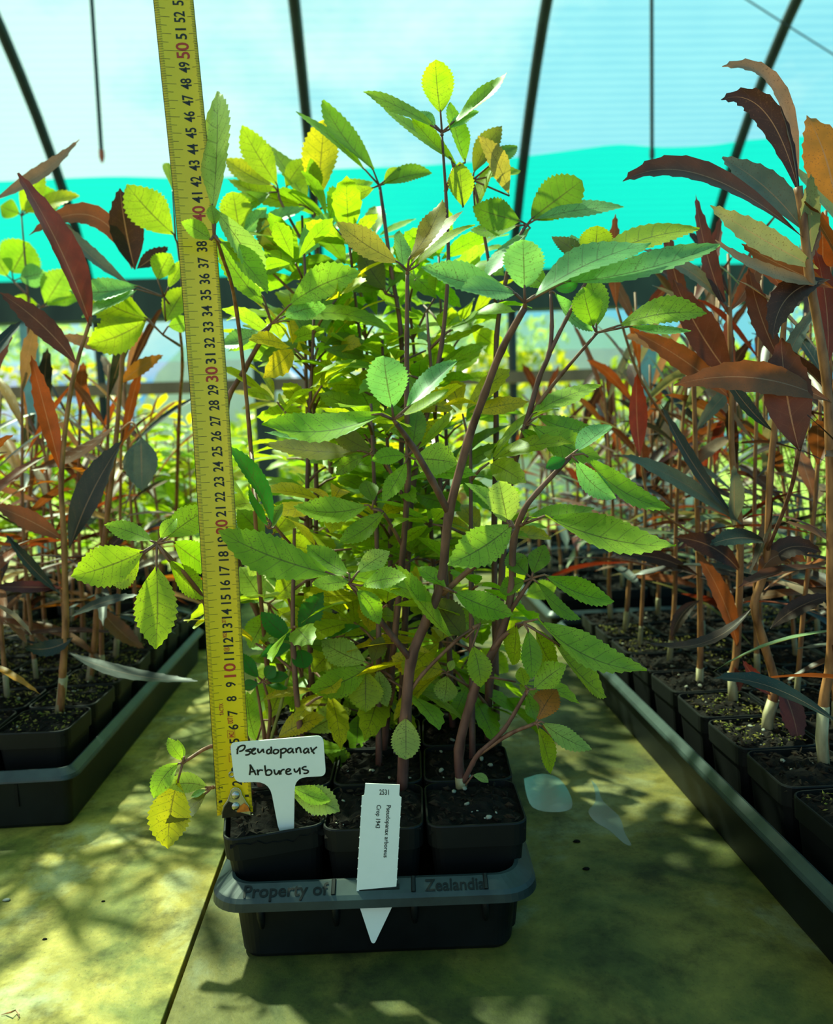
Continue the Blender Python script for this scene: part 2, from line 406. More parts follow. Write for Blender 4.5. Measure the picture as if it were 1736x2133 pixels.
def gen_leaf(plant, P, az, el, plen, n, size, col, nseg=12, mt='petiole_red'):
    d = np.array([math.cos(az)*math.cos(el), math.sin(az)*math.cos(el), math.sin(el)])
    E = P+d*plen; mb = MB(); mb.tube([P, P+d*plen*0.5+np.array([0, 0, 0.002]), E], [0.0015, 0.0012, 0.0009], 5)
    o = mb.build('leaf', mt, plant, smooth=True)
    upv = nz(np.array([0, 0, 1.0])-d*d[2]); upv = nz(upv+0.5*np.array([RNG.uniform(-1, 1), RNG.uniform(-1, 1), 0]))
    upv = nz(upv-d*np.dot(upv, d)); side = np.cross(d, upv)
    angs = {3: (-50, 0, 50), 4: (-75, -25, 25, 75), 5: (-95, -48, 0, 48, 95)}[n]
    for a in angs:
        a = math.radians(a+RNG.uniform(-9, 9)); dd = nz(d*math.cos(a)+side*math.sin(a)+upv*RNG.uniform(-0.25, 0.25))
        ln = size*RNG.uniform(0.8, 1.15)*(1 if abs(a) < 0.6 else 0.82)
        B = E+dd*0.006; T = B+dd*ln-upv*ln*RNG.uniform(0.0, 0.35); Mc = B+dd*ln*0.55+upv*ln*RNG.uniform(0.0, 0.08)
        blade('leaflet', B, Mc, T, ln*RNG.uniform(0.36, 0.46), upv, 'leaf_green', o, jit(col, 0.15), 'oval', nseg, RNG.uniform(0.05, 0.25), 0.05)
    return o
def copy_tree(o, parent=None, off=None):
    c = o.copy(); COL.objects.link(c); c.parent = parent
    for ch in list(o.children): copy_tree(ch, c)
    return c

# ------------------------------------------------------------------ setting: floor, outside ground, tunnel house
GZ = -0.85
MB().add([(-9, -3, GZ), (9, -3, GZ), (9, 6.1, GZ), (-9, 6.1, GZ)], [(0, 1, 2, 3)]).build('floor', 'gravel')['kind'] = 'structure'
MB().add([(-40, 6.1, GZ-0.01), (40, 6.1, GZ-0.01), (40, 45, GZ-0.01), (-40, 45, GZ-0.01)], [(0, 1, 2, 3)]).build('ground', 'grass')['kind'] = 'structure'
half = [(5.80, 0.60), (5.78, 0.95), (5.70, 1.15), (5.5, 1.47), (5.0, 1.98), (4.37, 2.41), (3.5, 2.78), (2.4, 2.92)]
prof_pts = half+[(4.8-y, z) for y, z in half[::-1][1:]]
arc = spline([np.array([0, y, z+CAMZ]) for y, z in prof_pts], 3)
mb = MB(); xs = np.linspace(-7, 7, 15); vs = []; fs = []
for p in arc:
    for x in xs: vs.append((x, p[1], p[2]))
nx = len(xs)
for i in range(len(arc)-1):
    for k in range(nx-1): fs.append((i*nx+k, i*nx+k+1, (i+1)*nx+k+1, (i+1)*nx+k))
mb.add(vs, fs); o = mb.build('ceiling', 'net_pale', smooth=True); o['kind'] = 'structure'
# teal skirt cloth inside the hoops with a wavy upper edge
top_px = [(-900, 395), (-300, 385), (0, 378), (150, 371), (260, 368), (420, 372), (560, 362), (700, 352), (860, 346), (1000, 336), (1100, 325), (1200, 312), (1290, 301), (1380, 307), (1480, 303), (1560, 292), (1736, 280), (2200, 262), (2800, 240)]
mb = MB(); vs = []; fs = []
def arcY(z):
    for a, b in zip(arc[:-1], arc[1:]):
        if a[2] <= z <= b[2]: return a[1]+(b[1]-a[1])*(z-a[2])/(b[2]-a[2])
    return arc[0][1]
tops = []
for px, py in top_px:
    Y = 5.4
    for _ in range(8): P = at(px, py, Y); Y = arcY(P[2])-0.03
    tops.append(at(px, py, Y))
tops = spline(tops, 3); zb = CAMZ+1.09
for P in tops:
    for k in range(6):
        z = zb+(P[2]-zb)*k/5; vs.append((P[0], arcY(z)-0.03, z))
for i in range(len(tops)-1):
    for k in range(5): fs.append((i*6+k, (i+1)*6+k, (i+1)*6+k+1, i*6+k+1))
mb.add(vs, fs); o = mb.build('wall_back', 'net_teal', smooth=True); o['kind'] = 'structure'
# hoops
def hoop(X, label, lean=0.0):
    pts = [np.array([X, p[1]-0.05, p[2]-0.03]) for p in arc]; pts = [np.array([X, 5.76, GZ])]+pts+[np.array([X, -1.0, GZ])]
    o = empty('greenhouse_hoop', (X, 5.76, GZ), label, 'hoop', 'steel hoops of the shade house')
    mb = MB(); mb.tube(pts, 0.033, 8); mb.build('tube', 'hoop_steel', o, smooth=True)
    MB().box((X-0.05, 5.70, GZ), (X+0.05, 5.82, GZ+0.02)).build('foot_plate', 'hoop_steel', o)
for X, lb in ((-1.90, 'dark steel hoop curving behind the left hanging rod'), (-0.33, 'dark steel hoop rising nearly upright just right of the tape measure'),
              (1.02, 'dark steel hoop leaning right above the tallest green shoot'), (2.40, 'dark steel hoop behind the bronze leaves at the right edge')):
    hoop(X, lb)
# beam, posts, lower rail
zb0, zb1 = CAMZ+0.86, CAMZ+1.13
MB().box((-7, 5.55, zb0), (7, 5.68, zb1)).build('trim_1', 'timber_dark')['kind'] = 'structure'
MB().box((-7, 5.58, CAMZ+0.36), (7, 5.66, CAMZ+0.44)).build('trim_2', 'timber_brown')['kind'] = 'structure'
for i, (px, w_, lb) in enumerate(((60, 0.09, 'grey green square post behind the left bronze seedlings'), (545, 0.13, 'dark square post seen through the leaves right of the tape'),
                                 (1345, 0.14, 'grey green square post behind the red leaf of the right tray'))):
    P = at(px, 700, 5.6)
    mt = 'timber_dark' if i == 1 else 'post_grey'
    o = empty('wall_post', (P[0], 5.6, GZ), lb, 'post')
    MB().box((P[0]-w_/2, 5.56, GZ), (P[0]+w_/2, 5.56+w_, zb0)).build('shaft', mt, o)
    MB().box((P[0]-w_*0.75, 5.53, GZ), (P[0]+w_*0.75, 5.59+w_, GZ+0.04)).build('base_block', mt, o)
# hanging rods
for (px, y1, Y, tipm, lb) in ((190, 338, 3.3, 'rubber_orange', 'thin hanging irrigation rod with orange tip left of the tape'), (1354, 336, 3.3, 'hoop_steel', 'thin hanging irrigation rod with dark tip at upper right')):
    Pb = at(px+(23 if px < 800 else 5), y1, Y); zt = CAMZ+2.80
    o = empty('irrigation_dropper', (Pb[0], Pb[1], zt), lb, 'irrigation rod')
    mb = MB(); mb.tube([(Pb[0], Pb[1], zt), (Pb[0]+0.004, Pb[1], (zt+Pb[2])/2), (Pb[0], Pb[1], Pb[2]+0.04)], [0.008, 0.008, 0.008], 7); mb.build('rod', 'hoop_steel', o)
    mb = MB(); mb.tube([(Pb[0], Pb[1], Pb[2]+0.045), (Pb[0], Pb[1], Pb[2]+0.02), (Pb[0], Pb[1], Pb[2])], [0.011, 0.011, 0.005], 8); mb.build('nozzle', tipm, o)
mb = MB(); mb.tube([at(1480, -50, 4.2), at(1620, 40, 4.2), at(1760, 128, 4.2), at(1950, 260, 4.2)], 0.004, 5)
tag(mb.build('guy_wire', 'hoop_steel'), 'thin wire crossing the cloth at the upper right corner', 'wire')

# outside, seen through the open side
def bush(name, C, rx, rz, n, col, label, group):
    o = empty(name, (C[0], C[1], GZ), label, 'bush', group)
    vs = []; fs = []
    for i in range(n):
        a, b = RNG.uniform(0, 6.28), RNG.uniform(-0.4, 1.57); r = RNG.uniform(0.6, 1.0)
        c = np.array([C[0]+rx*r*math.cos(a)*math.cos(b), C[1]+rx*r*math.sin(a)*math.cos(b), C[2]+rz*r*math.sin(b)])
        u = nz([RNG.gauss(0, 1) for _ in range(3)]); v = nz(np.cross(u, [RNG.gauss(0, 1) for _ in range(3)])); s = RNG.uniform(0.05, 0.11)
        k = len(vs); vs += [c-u*s, c+v*s*0.4, c+u*s, c-v*s*0.4]; fs.append((k, k+1, k+2, k+3))
    f = MB().add(vs, fs).build('foliage', 'leaf_green', o, color=col); f['kind'] = 'stuff'
    mb = MB(); mb.tube([(C[0], C[1], GZ), (C[0], C[1], C[2])], [0.08, 0.05], 6); mb.build('trunk', 'stem_brown', o)
for i, (x, y, z, rx, rz) in enumerate(((-4.2, 9.5, 0.5, 1.7, 1.7), (-1.0, 10.5, 0.0, 1.3, 0.9), (1.0, 9.2, 0.5, 1.5, 1.6), (3.9, 10.0, 0.2, 1.5, 1.3), (6.4, 9.5, 0.6, 1.7, 1.7), (-7.2, 10.0, 0.4, 1.6, 1.7))):
    bush('outdoor_bush', (x, y, z), rx, rz, 2200, CG['g'] if i % 2 else CG['yg'], 'blurred green bush outdoors beyond the shade house, %s from the left' % ORD[(1, 2, 3, 4, 5, 0)[i]], 'bushes outdoors')
for i, (x, w_, h_) in enumerate(((-2.2, 1.6, 1.35), (3.0, 2.2, 1.45))):
    o = empty('plastic_tunnel', (x, 13, GZ), 'white plastic tunnel far outdoors, seen ' + ('left of' if i == 0 else 'right of') + ' the green plants', 'tunnel')
    rg = []
    for k in range(11):
        a = math.pi*k/10; rg.append((x+w_*math.cos(a), GZ+2.1*h_*math.sin(a)))
    vs = [(a, 12, b) for a, b in rg]+[(a, 16, b) for a, b in rg]
    MB().add(vs, [(k, k+1, k+12, k+11) for k in range(10)]).build('cover', 'white_sheet', o, smooth=True)
    MB().add(vs[:11], [tuple(range(11))]).build('end_sheet', 'white_sheet', o)

# ------------------------------------------------------------------ bench
bench = empty('bench', (0, 1.6, GZ), 'long nursery bench of algae stained cement sheets', 'bench')
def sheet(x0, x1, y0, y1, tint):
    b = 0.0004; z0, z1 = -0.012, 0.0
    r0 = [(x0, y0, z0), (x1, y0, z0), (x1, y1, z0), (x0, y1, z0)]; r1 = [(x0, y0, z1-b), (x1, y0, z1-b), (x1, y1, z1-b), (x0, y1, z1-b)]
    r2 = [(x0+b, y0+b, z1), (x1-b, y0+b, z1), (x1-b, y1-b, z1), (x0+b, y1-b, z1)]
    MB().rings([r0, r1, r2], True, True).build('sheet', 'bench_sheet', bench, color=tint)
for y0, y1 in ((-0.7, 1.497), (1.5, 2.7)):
    sheet(-1.35, -0.1440, y0, y1, (1.25, 1.16, 0.98))  # left sheets: sunlight put into the colour, brighter and warmer
    sheet(-0.1408, 1.1, y0, y1, (0.50, 0.50, 0.44))  # right sheets: the shade lying on them is put into a darker colour
MB().box((-0.160, -0.69, -0.0175), (-0.124, 2.69, -0.0125)).build('gap_shade_strip', 'pot_plastic', bench)  # dark backing added below the gap to paint its shade
for x in (-1.2, 0.0, 0.95):
    MB().box((x, -0.65, -0.10), (x+0.06, 2.65, -0.012)).build('rail', 'timber_brown', bench)
    for y in (-0.6, 1.0, 2.55):
        MB().box((x, y, GZ), (x+0.06, y+0.06, -0.10)).build('leg', 'timber_brown', bench)
def puddle(px_pts, label):
    P = [atz(x, y, 0.0) for x, y in px_pts]; P = spline(P+[P[0]], 3)[:-1]; c = sum(P)/len(P); n = len(P)
    vs = [p+np.array([0, 0, 0.00015]) for p in P]
    fs = [tuple(range(n))]
    tag(MB().add(vs, fs).build('puddle', 'water'), label, 'puddle', 'wet patches on the bench')
puddle([(1232, 1625), (1246, 1640), (1256, 1668), (1290, 1700), (1302, 1735), (1316, 1760), (1300, 1757), (1270, 1730), (1240, 1712), (1226, 1690), (1240, 1672), (1240, 1650)], 'narrow crooked puddle on the bench right of the green tray')
puddle([(1092, 1622), (1130, 1612), (1165, 1622), (1188, 1655), (1190, 1685), (1150, 1692), (1110, 1682), (1096, 1650)], 'broad wet patch beside the right edge of the green tray')
def crumb(px, py, s, mt, label, cat, name, asp=0.6):
    P = atz(px, py, 0.0); vs = []; fs = []; rg = []
    for k, (rr_, zz) in enumerate(((0.7, 0.0), (1.0, 0.35), (0.65, 0.8))):
        rg.append([(P[0]+s*rr_*math.cos(a)*RNG.uniform(0.85, 1.15), P[1]+s*asp*rr_*math.sin(a)*RNG.uniform(0.85, 1.15), s*0.6*zz) for a in np.linspace(0, 6.28, 9)[:-1]])
    tag(MB().rings(rg, True, True).build(name, mt, smooth=True), label, cat)
crumb(14, 1876, 0.0032, 'pumice', 'small pale pebble on the bench at the left edge', 'pebble', 'pebble')
crumb(215, 1878, 0.0016, 'soil', 'small dark soil crumb on the left bench sheet, right of the pebble', 'crumb', 'soil_crumb')
crumb(93, 1957, 0.0018, 'soil', 'small dark soil crumb on the sunlit sheet below the pebble', 'crumb', 'soil_crumb')
crumb(1202, 1754, 0.0034, 'soil', 'dark flat soil crumb on the bench right of the green tray, nearer the puddles', 'crumb', 'soil_crumb')
crumb(1222, 1811, 0.0032, 'soil', 'dark soil crumb on the bench level with the tray rim', 'crumb', 'soil_crumb')
mb = MB(); mb.tube([atz(2, 2114, 0.0006), atz(12, 2111, 0.001), atz(24, 2108, 0.003), atz(33, 2104, 0.002), atz(40, 2113, 0.0016), atz(37, 2123, 0.0006)], [0.0002, 0.0004, 0.0006, 0.0005, 0.0004, 0.0002], 5)
tag(mb.build('dry_twig', 'stem_brown'), 'tiny dry twig on the bench in the bottom left corner', 'twig')

# ------------------------------------------------------------------ trays
def tray(cx, cy, hx, hy, ang, label, mt='tray_plastic', rimm='tray_rim', h=0.056, rw=1.0, cr=1.0, lip=0.012):
    T = empty('nursery_tray', (cx, cy, 0.0005), label, 'tray', 'black plastic nursery trays')
    def R(dx, dy, z, r): return rrect(hx+dx*rw, hy+dy*rw, z, r*cr, 8, cx, cy, ang)
    z0 = 0.0005
    MB().rings([R(-0.019, -0.019, z0, 0.012), R(-0.017, -0.017, z0+0.003, 0.014), R(-0.0125, -0.0125, h-0.004, 0.018), R(-0.0145, -0.0145, h-0.004, 0.016), R(-0.0195, -0.0195, z0+0.0025, 0.012)], True, True).build('body', mt, T, smooth=False)
    MB().rings([R(-0.0125, -0.0125, h-0.006, 0.018), R(-0.002, -0.002, h-lip-0.001, 0.022), R(0, 0, h-lip, 0.024), R(-0.0006, -0.0006, h-0.0065, 0.024), R(-0.0028, -0.0028, h-0.0042, 0.022), R(-0.0115, -0.0115, h+0.0012, 0.018), R(-0.0138, -0.0138, h+0.0012, 0.017), R(-0.0148, -0.0148, h-0.002, 0.016), R(-0.0150, -0.0150, h-0.006, 0.016)], False, False).build('rim', rimm, T, smooth=False)
    return T
TA = math.radians(-2.6)
tcx, tcy, thx, thy = -0.004, 0.680, 0.1105, 0.186
green_tray = tray(tcx, tcy, thx, thy, TA, 'dark plastic tray holding the tall green seedlings in the centre')
def trayp(x, y, z): return np.array([tcx+x*math.cos(TA)-y*math.sin(TA), tcy+x*math.sin(TA)+y*math.cos(TA), z])
for x in (-0.077, -0.0265, 0.0265, 0.0745):
    mb = MB(); pts = [trayp(x, -thy+0.0105, 0.044), trayp(x, -thy+0.0125, 0.032), trayp(x, -thy+0.0145, 0.024)]
    mb.tube(pts, [0.0028, 0.0026, 0.0016], 8); mb.build('rib', 'tray_plastic', green_tray, smooth=True)
def emboss(s, x0, wdt, hgt):
    v, f = textmesh(s); sc = wdt/v[:, 0].max(); sy = hgt/0.72
    vs = []
    for a in v: vs.append(trayp(x0+a[0]*sc, -thy+0.0032+a[1]*sy, 0.0520+a[1]*sy*0.62))
    vt = [p+np.array([0, 0, 0.0006]) for p in vs]; n = len(vs)
    fs = [tuple(i+n for i in q) for q in f]
    MB().add(vs+vt, fs+[tuple(q) for q in f]).build('embossed_lettering', 'pot_plastic', green_tray)  # darker plastic paints in the shade along the raised letters
emboss('Property of', -0.086, 0.056, 0.0072)
emboss('Zealandia', 0.034, 0.040, 0.0068)
for x in (-0.0265, 0.0265, 0.0745):
    mb = MB(); mb.tube([trayp(x, -thy+0.0035, 0.0518), trayp(x, -thy+0.0125, 0.0572)], 0.0018, 6); mb.build('rim_notch', 'tray_black', green_tray)
_q = [trayp(x, -thy+y, z) for x, y, z in ((-0.0112, 0.0050, 0.0532), (0.0172, 0.0050, 0.0532), (0.0172, 0.0078, 0.0550), (-0.0112, 0.0078, 0.0550))]
MB().prism(_q, (0, 0, 0.0006)).build('tag_slot', 'pot_plastic', green_tray)
right_tray = tray(0.272+0.158, 0.80, 0.158, 0.415, 0, 'long dark tray of bronze seedlings on the right, nearest the camera', 'tray_black', 'tray_rim', rw=0.62, cr=0.6, lip=0.008)
left_tray = tray(-0.287-0.175, 0.717+0.285, 0.175, 0.285, 0, 'dark tray of bronze seedlings on the left, nearest the camera', 'tray_black', 'tray_rim', rw=0.62, cr=0.6, lip=0.008)
MB().box((-0.345, 0.7245, 0.022), (-0.342, 0.730, 0.044)).build('rib', 'tray_plastic', left_tray)
MB().box((-0.435, 0.7245, 0.022), (-0.432, 0.730, 0.044)).build('rib', 'tray_plastic', left_tray)
far_r = tray(0.272+0.21, 1.24+0.29, 0.21, 0.27, 0, 'far dark tray of bronze seedlings behind the long right tray', 'tray_black', 'tray_rim', rw=0.62, cr=0.6, lip=0.008)
far_l = tray(-0.287-0.235, 1.33+0.28, 0.235, 0.27, 0, 'far dark tray of green seedlings behind the left bronze tray', 'tray_black', 'tray_rim', rw=0.62, cr=0.6, lip=0.008)
far_c = tray(-0.01, 1.20, 0.13, 0.18, 0, 'dark tray of green seedlings hidden behind the central green tray', 'tray_black', 'tray_rim', rw=0.62, cr=0.6, lip=0.008)
far_b = tray(0.34, 2.2, 0.30, 0.2, 0, 'farthest dark tray of small green pots at the back of the bench', 'tray_black', 'tray_rim', rw=0.62, cr=0.6, lip=0.008)

# ------------------------------------------------------------------ pots
PH = 0.081
def pot_mesh():
    R = lambda h, z, r: rrect(h, h, z, r, 4)
    return MB().rings([R(0.0262, 0, 0.007), R(0.0325, 0.064, 0.009), R(0.0345, 0.065, 0.010), R(0.0350, PH-0.001, 0.010), R(0.0346, PH, 0.010), R(0.0335, PH, 0.009), R(0.0325, 0.066, 0.009), R(0.0318, 0.060, 0.009)], True, False).mesh('pot')
POT = pot_mesh(); POT.materials.append(MATS['pot_plastic'])
def soil_mesh(seed, amp=0.004):
    r = random.Random(seed); n = 14; h = 0.0332; vs = []; fs = []
    for j in range(n+1):
        for i in range(n+1):
            x, y = (i/n*2-1)*h, (j/n*2-1)*h
            e = max(abs(x), abs(y))/h
            vs.append((x, y, 0.0765+r.uniform(-1, 1)*amp*0.6+amp*(1-e**2)+0.0015*math.sin(x*150+seed)*math.cos(y*130)))
    for j in range(n):
        for i in range(n): k = j*(n+1)+i; fs.append((k, k+1, k+n+2, k+n+1))
    me = MB().add(vs, fs).mesh('soil'); me.materials.append(MATS['soil']); return me
SOILS = [soil_mesh(i) for i in range(5)]
def chips_mesh(seed, n, smin, smax, mt, z=0.0802):
    r = random.Random(seed); mb = MB()
    for i in range(n):
        c = np.array([r.uniform(-0.029, 0.029), r.uniform(-0.029, 0.029), z+r.uniform(-0.001, 0.0015)]); s = r.uniform(smin, smax)
        u = nz([r.gauss(0, 1), r.gauss(0, 1), r.gauss(0, .35)]); v = nz(np.cross(u, [r.gauss(0, 1), r.gauss(0, 1), r.gauss(0, 1)])); w = np.cross(u, v)
        a, b, d = u*s, v*s*r.uniform(.25, .6), w*s*r.uniform(.2, .4)
        mb.add([c-a, c+b, c+a, c-b, c+d, c-d], [(0, 1, 4), (1, 2, 4), (2, 3, 4), (3, 0, 4), (1, 0, 5), (2, 1, 5), (3, 2, 5), (0, 3, 5)])
    me = mb.mesh('chips'); me.materials.append(MATS[mt]); return me
CHIPS = [chips_mesh(i, 90, 0.0012, 0.0045, 'bark_chip') for i in range(3)]
MOSS = [chips_mesh(20+i, 110, 0.0009, 0.0026, 'moss', 0.0812) for i in range(3)]
STONES = []
for i in range(4):
    r = random.Random(i); rg = []
    for rr_, zz in ((0.6, -0.5), (1.0, 0.0), (0.65, 0.55)):
        rg.append([(rr_*math.cos(a)*r.uniform(.8, 1.2), rr_*0.75*math.sin(a)*r.uniform(.8, 1.2), zz*0.8) for a in np.linspace(0, 6.28, 8)[:-1]])
    me = MB().rings(rg, True, True).mesh('stone', smooth=True); me.materials.append(MATS['pumice']); STONES.append(me)
def pot(name, x, y, label, cat, group, z=0.004, ang=0.0, tilt=(0, 0), stones=5, moss=False, chips=True):
    e = empty(name, (x, y, z), label, cat, group)
    o = bpy.data.objects.new('pot', POT); COL.objects.link(o); o.parent = e; o.rotation_euler = (tilt[0], tilt[1], ang); ORG[o] = ORG[e]
    s = bpy.data.objects.new('soil', RNG.choice(SOILS)); COL.objects.link(s); s.parent = e; s.rotation_euler = (tilt[0], tilt[1], ang+RNG.choice((0, 1, 2, 3))*math.pi/2); ORG[s] = ORG[e]
    if chips:
        c = bpy.data.objects.new('bark_chips', RNG.choice(CHIPS)); COL.objects.link(c); c.parent = s; c['kind'] = 'stuff'; c.rotation_euler[2] = RNG.choice((0, 1, 2, 3))*math.pi/2
    if moss:
        c = bpy.data.objects.new('moss', RNG.choice(MOSS)); COL.objects.link(c); c.parent = s; c['kind'] = 'stuff'
    for i in range(stones):
        c = bpy.data.objects.new('stone', RNG.choice(STONES)); COL.objects.link(c); c.parent = s
        k = RNG.choice((0.0009, 0.0012, 0.0016, 0.0026)); c.scale = (k, k, k); c.location = (RNG.uniform(-.028, .028), RNG.uniform(-.028, .028), 0.0808); c.rotation_euler = (RNG.uniform(-.5, .5), RNG.uniform(-.5, .5), RNG.uniform(0, 6))
    return e

# ------------------------------------------------------------------ central green plants
GN = 'green seedlings in the central tray'
LAB = {(0, 0): 'green seedling in the front left pot behind the handwritten label', (0, 1): 'tall green seedling in the front middle pot with thick forked purple stem', (0, 2): 'green seedling in the front right pot with leaning stem and low side shoot'}
colnm = ['left', 'middle', 'right']
for r in range(5):
    for c in range(3):
        P = trayp((c-1)*0.0712, -thy+0.0605+r*0.0712, 0)
        lb = LAB.get((r, c), 'yellow green seedling in the %s row of the central tray, %s pot' % (ORD[r], colnm[c]))
        ang = TA+RNG.uniform(-0.03, 0.03); tl = (0, 0)
        if (r, c) == (0, 0): ang = math.radians(9); tl = (0.0, math.radians(-2))
        PLANTS[(r, c)] = pot('potted_green_seedling', P[0], P[1], lb, 'potted plant', GN, ang=ang, tilt=tl, stones=8 if r == 0 else (6 if r == 1 else 3))
def soilp(k, dx=0, dy=0):
    P = ORG[PLANTS[k]]; return np.array([P[0]+dx, P[1]+dy, 0.079])
def HS(k, name, px, r0, r1, mt='stem_purple', base=None, seg=8):
    pts = [at(*p) for p in px]
    if base is not None: pts = [base]+pts
    return stem_from(PLANTS[k], name, pts, r0, r1, mt, seg)
# ---- front middle plant
k = (0, 1); p = PLANTS[k]
HS(k, 'stem', [(838, 1645, .585), (845, 1500, .58), (857, 1375, .575), (890, 1290, .57), (920, 1210, .565), (935, 1075, .555), (975, 920, .54), (1010, 820, .525), (1045, 730, .51), (1094, 640, .49)], .0044, .0021)
HS(k, 'branch', [(857, 1375, .575), (790, 1290, .56), (735, 1222, .545)], .0026, .0018)
HS(k, 'branch', [(935, 1068, .555), (900, 1000, .54), (860, 930, .525), (826, 882, .51)], .0027, .0017)
HS(k, 'branch', [(848, 1452, .58), (880, 1405, .575), (945, 1340, .57), (985, 1308, .565)], .0016, .0012, 'petiole_red')
hero_leaf(p, [(1094, 640, .49), (1094, 630, .485)], [
    (1110, 618, 1356, 505, 58, 't', .05, .02), (1170, 590, 1500, 508, 50, 't', -.04, .03), (1093, 600, 1090, 500, 84, 't', 0, .0, 'round'),
    (1075, 612, 962, 605, 42, 't', -.03, -.03), (1060, 600, 878, 556, 55, 't', .05, -.0)])
hero_leaf(p, [(826, 882, .51), (820, 874, .508)], [
    (817, 848, 800, 742, 84, 't', .02, .0, 'round'), (795, 862, 545, 885, 58, 'g', .10, -.02), (850, 848, 952, 752, 42, 't', .02, .02),
    (836, 866, 935, 810, 26, 'yg', -.05, .01), (788, 862, 552, 900, 30, 't', .12, -.0)])
hero_leaf(p, [(735, 1222, .545), (728, 1216, .54)], [
    (692, 1196, 455, 1106, 84, 'g', .04, -.02), (728, 1196, 640, 1135, 52, 'g', .05, .02), (745, 1192, 812, 1148, 46, 'pg', .02, .02),
    (730, 1208, 650, 1216, 34, 'lg', .04, -.02), (752, 1220, 848, 1203, 42, 'lg', .05, -.02), (742, 1228, 790, 1300, 46, 'g', .08, .0), (715, 1200, 905, 1255, 40, 'g', .06, .03)])
hero_leaf(p, [(922, 1237, .567), (975, 1190, .555), (1036, 1145, .54), (1070, 1100, .53)], [
    (1068, 1092, 933, 1176, 82, 'lg', .05, -.02), (1058, 1088, 1040, 1002, 68, 'pg', 0, .0, 'round'), (1064, 1086, 968, 1005, 30, 'lg', -.03, .02)], r=.0016)
hero_leaf(p, [(985, 1308, .565), (1000, 1300, .565)], [
    (1000, 1300, 1020, 1235, 72, 'k', .0, .0, 'round'), (985, 1345, 1002, 1432, 52, 'yg', .04, -.01), (970, 1330, 905, 1245, 70, 'ol', .02, .02), (945, 1335, 823, 1176, 36, 'lg', .03, -.02)])
hero_leaf(p, [(925, 1225, .56), (945, 1232, .555)], [(945, 1232, 1070, 1280, 58, 'g', -.04, -.01), (930, 1225, 870, 1180, 32, 'g', 0, .02)])
hero_leaf(p, [(850, 1430, .58), (848, 1500, .575)], [(846, 1497, 846, 1582, 62, 'pg', 0, -.01, 'round')], r=.0007)
# ---- front right plant
k = (0, 2); p = PLANTS[k]
HS(k, 'stem', [(962, 1648, .585), (957, 1560, .585), (985, 1450, .58), (1010, 1390, .575), (1045, 1320, .57), (1066, 1230, .565), (1070, 1130, .56), (1091, 1065, .55), (1120, 1025, .545), (1187, 953, .535)], .0040, .0017)
MB().tube([at(963, 1650, .585), at(960, 1618, .585)], [.0047, .0044], 8).build('stem_base', 'stem_pale', p, smooth=True)
HS(k, 'branch', [(966, 1628, .583), (985, 1590, .575), (1000, 1568, .57), (1050, 1520, .56), (1098, 1440, .55)], .0022, .0014)
HS(k, 'branch', [(1000, 1570, .57), (1060, 1530, .56), (1115, 1507, .55)], .0017, .0013, 'petiole_red')
HS(k, 'branch', [(1025, 1355, .572), (1050, 1325, .565), (1087, 1300, .555)], .0020, .0014)
HS(k, 'branch', [(1062, 1275, .567), (1085, 1240, .56), (1107, 1207, .555)], .0018, .0013)
hero_leaf(p, [(1187, 953, .535), (1190, 948, .533)], [
    (1200, 958, 1283, 1038, 48, 't', -.10, .0), (1215, 945, 1395, 1060, 44, 'g', -.10, .02), (1180, 955, 1137, 975, 28, 'dg', .0, .0), (1200, 940, 1272, 885, 40, 't', .0, .03)])
hero_leaf(p, [(1072, 1098, .56), (1090, 1092, .55)], [(1135, 1075, 1408, 1138, 66, 'lg', -.06, -.02), (1100, 1078, 1240, 1058, 34, 'g', -.05, .02)], r=.0013)
hero_leaf(p, [(1107, 1207, .555), (1108, 1204, .554)], [
    (1135, 1197, 1280, 1252, 48, 'g', -.07, .0), (1110, 1195, 1135, 1135, 46, 'k', .0, .01), (1100, 1198, 1060, 1150, 48, 'k', .03, .02), (1118, 1212, 1210, 1290, 30, 'g', -.08, .02), (1095, 1210, 1040, 1230, 40, 'k', 0, .02)])
hero_leaf(p, [(1087, 1300, .555), (1090, 1297, .553)], [
    (1120, 1290, 1348, 1398, 62, 'lg', -.10, -.02), (1115, 1310, 1160, 1400, 44, 'yg', -.04, .02), (1100, 1312, 1108, 1415, 44, 'g', .02, -.01), (1160, 1340, 1264, 1452, 48, 'yg', -.06, .02), (1075, 1300, 1068, 1385, 40, 'yg', .03, .02)])
hero_leaf(p, [(1098, 1440, .55), (1102, 1436, .548)], [(1113, 1436, 1180, 1385, 56, 'lg', .04, -.01), (1098, 1445, 1115, 1500, 32, 'k', .0, .0), (1095, 1430, 1085, 1390, 32, 'yg', 0, .01)])
hero_leaf(p, [(1115, 1507, .55), (1117, 1506, .549)], [
    (1120, 1500, 1160, 1435, 58, 'or_', .04, .01), (1128, 1503, 1233, 1562, 42, 'pg', -.05, -.01), (1120, 1512, 1148, 1612, 36, 'yg', .03, .0), (1128, 1512, 1155, 1532, 16, 'or_', 0, .01)])
hero_leaf(p, [(968, 1638, .583), (985, 1615, .578)], [(985, 1615, 1018, 1630, 18, 'pg', .1, .0)], r=.0007)
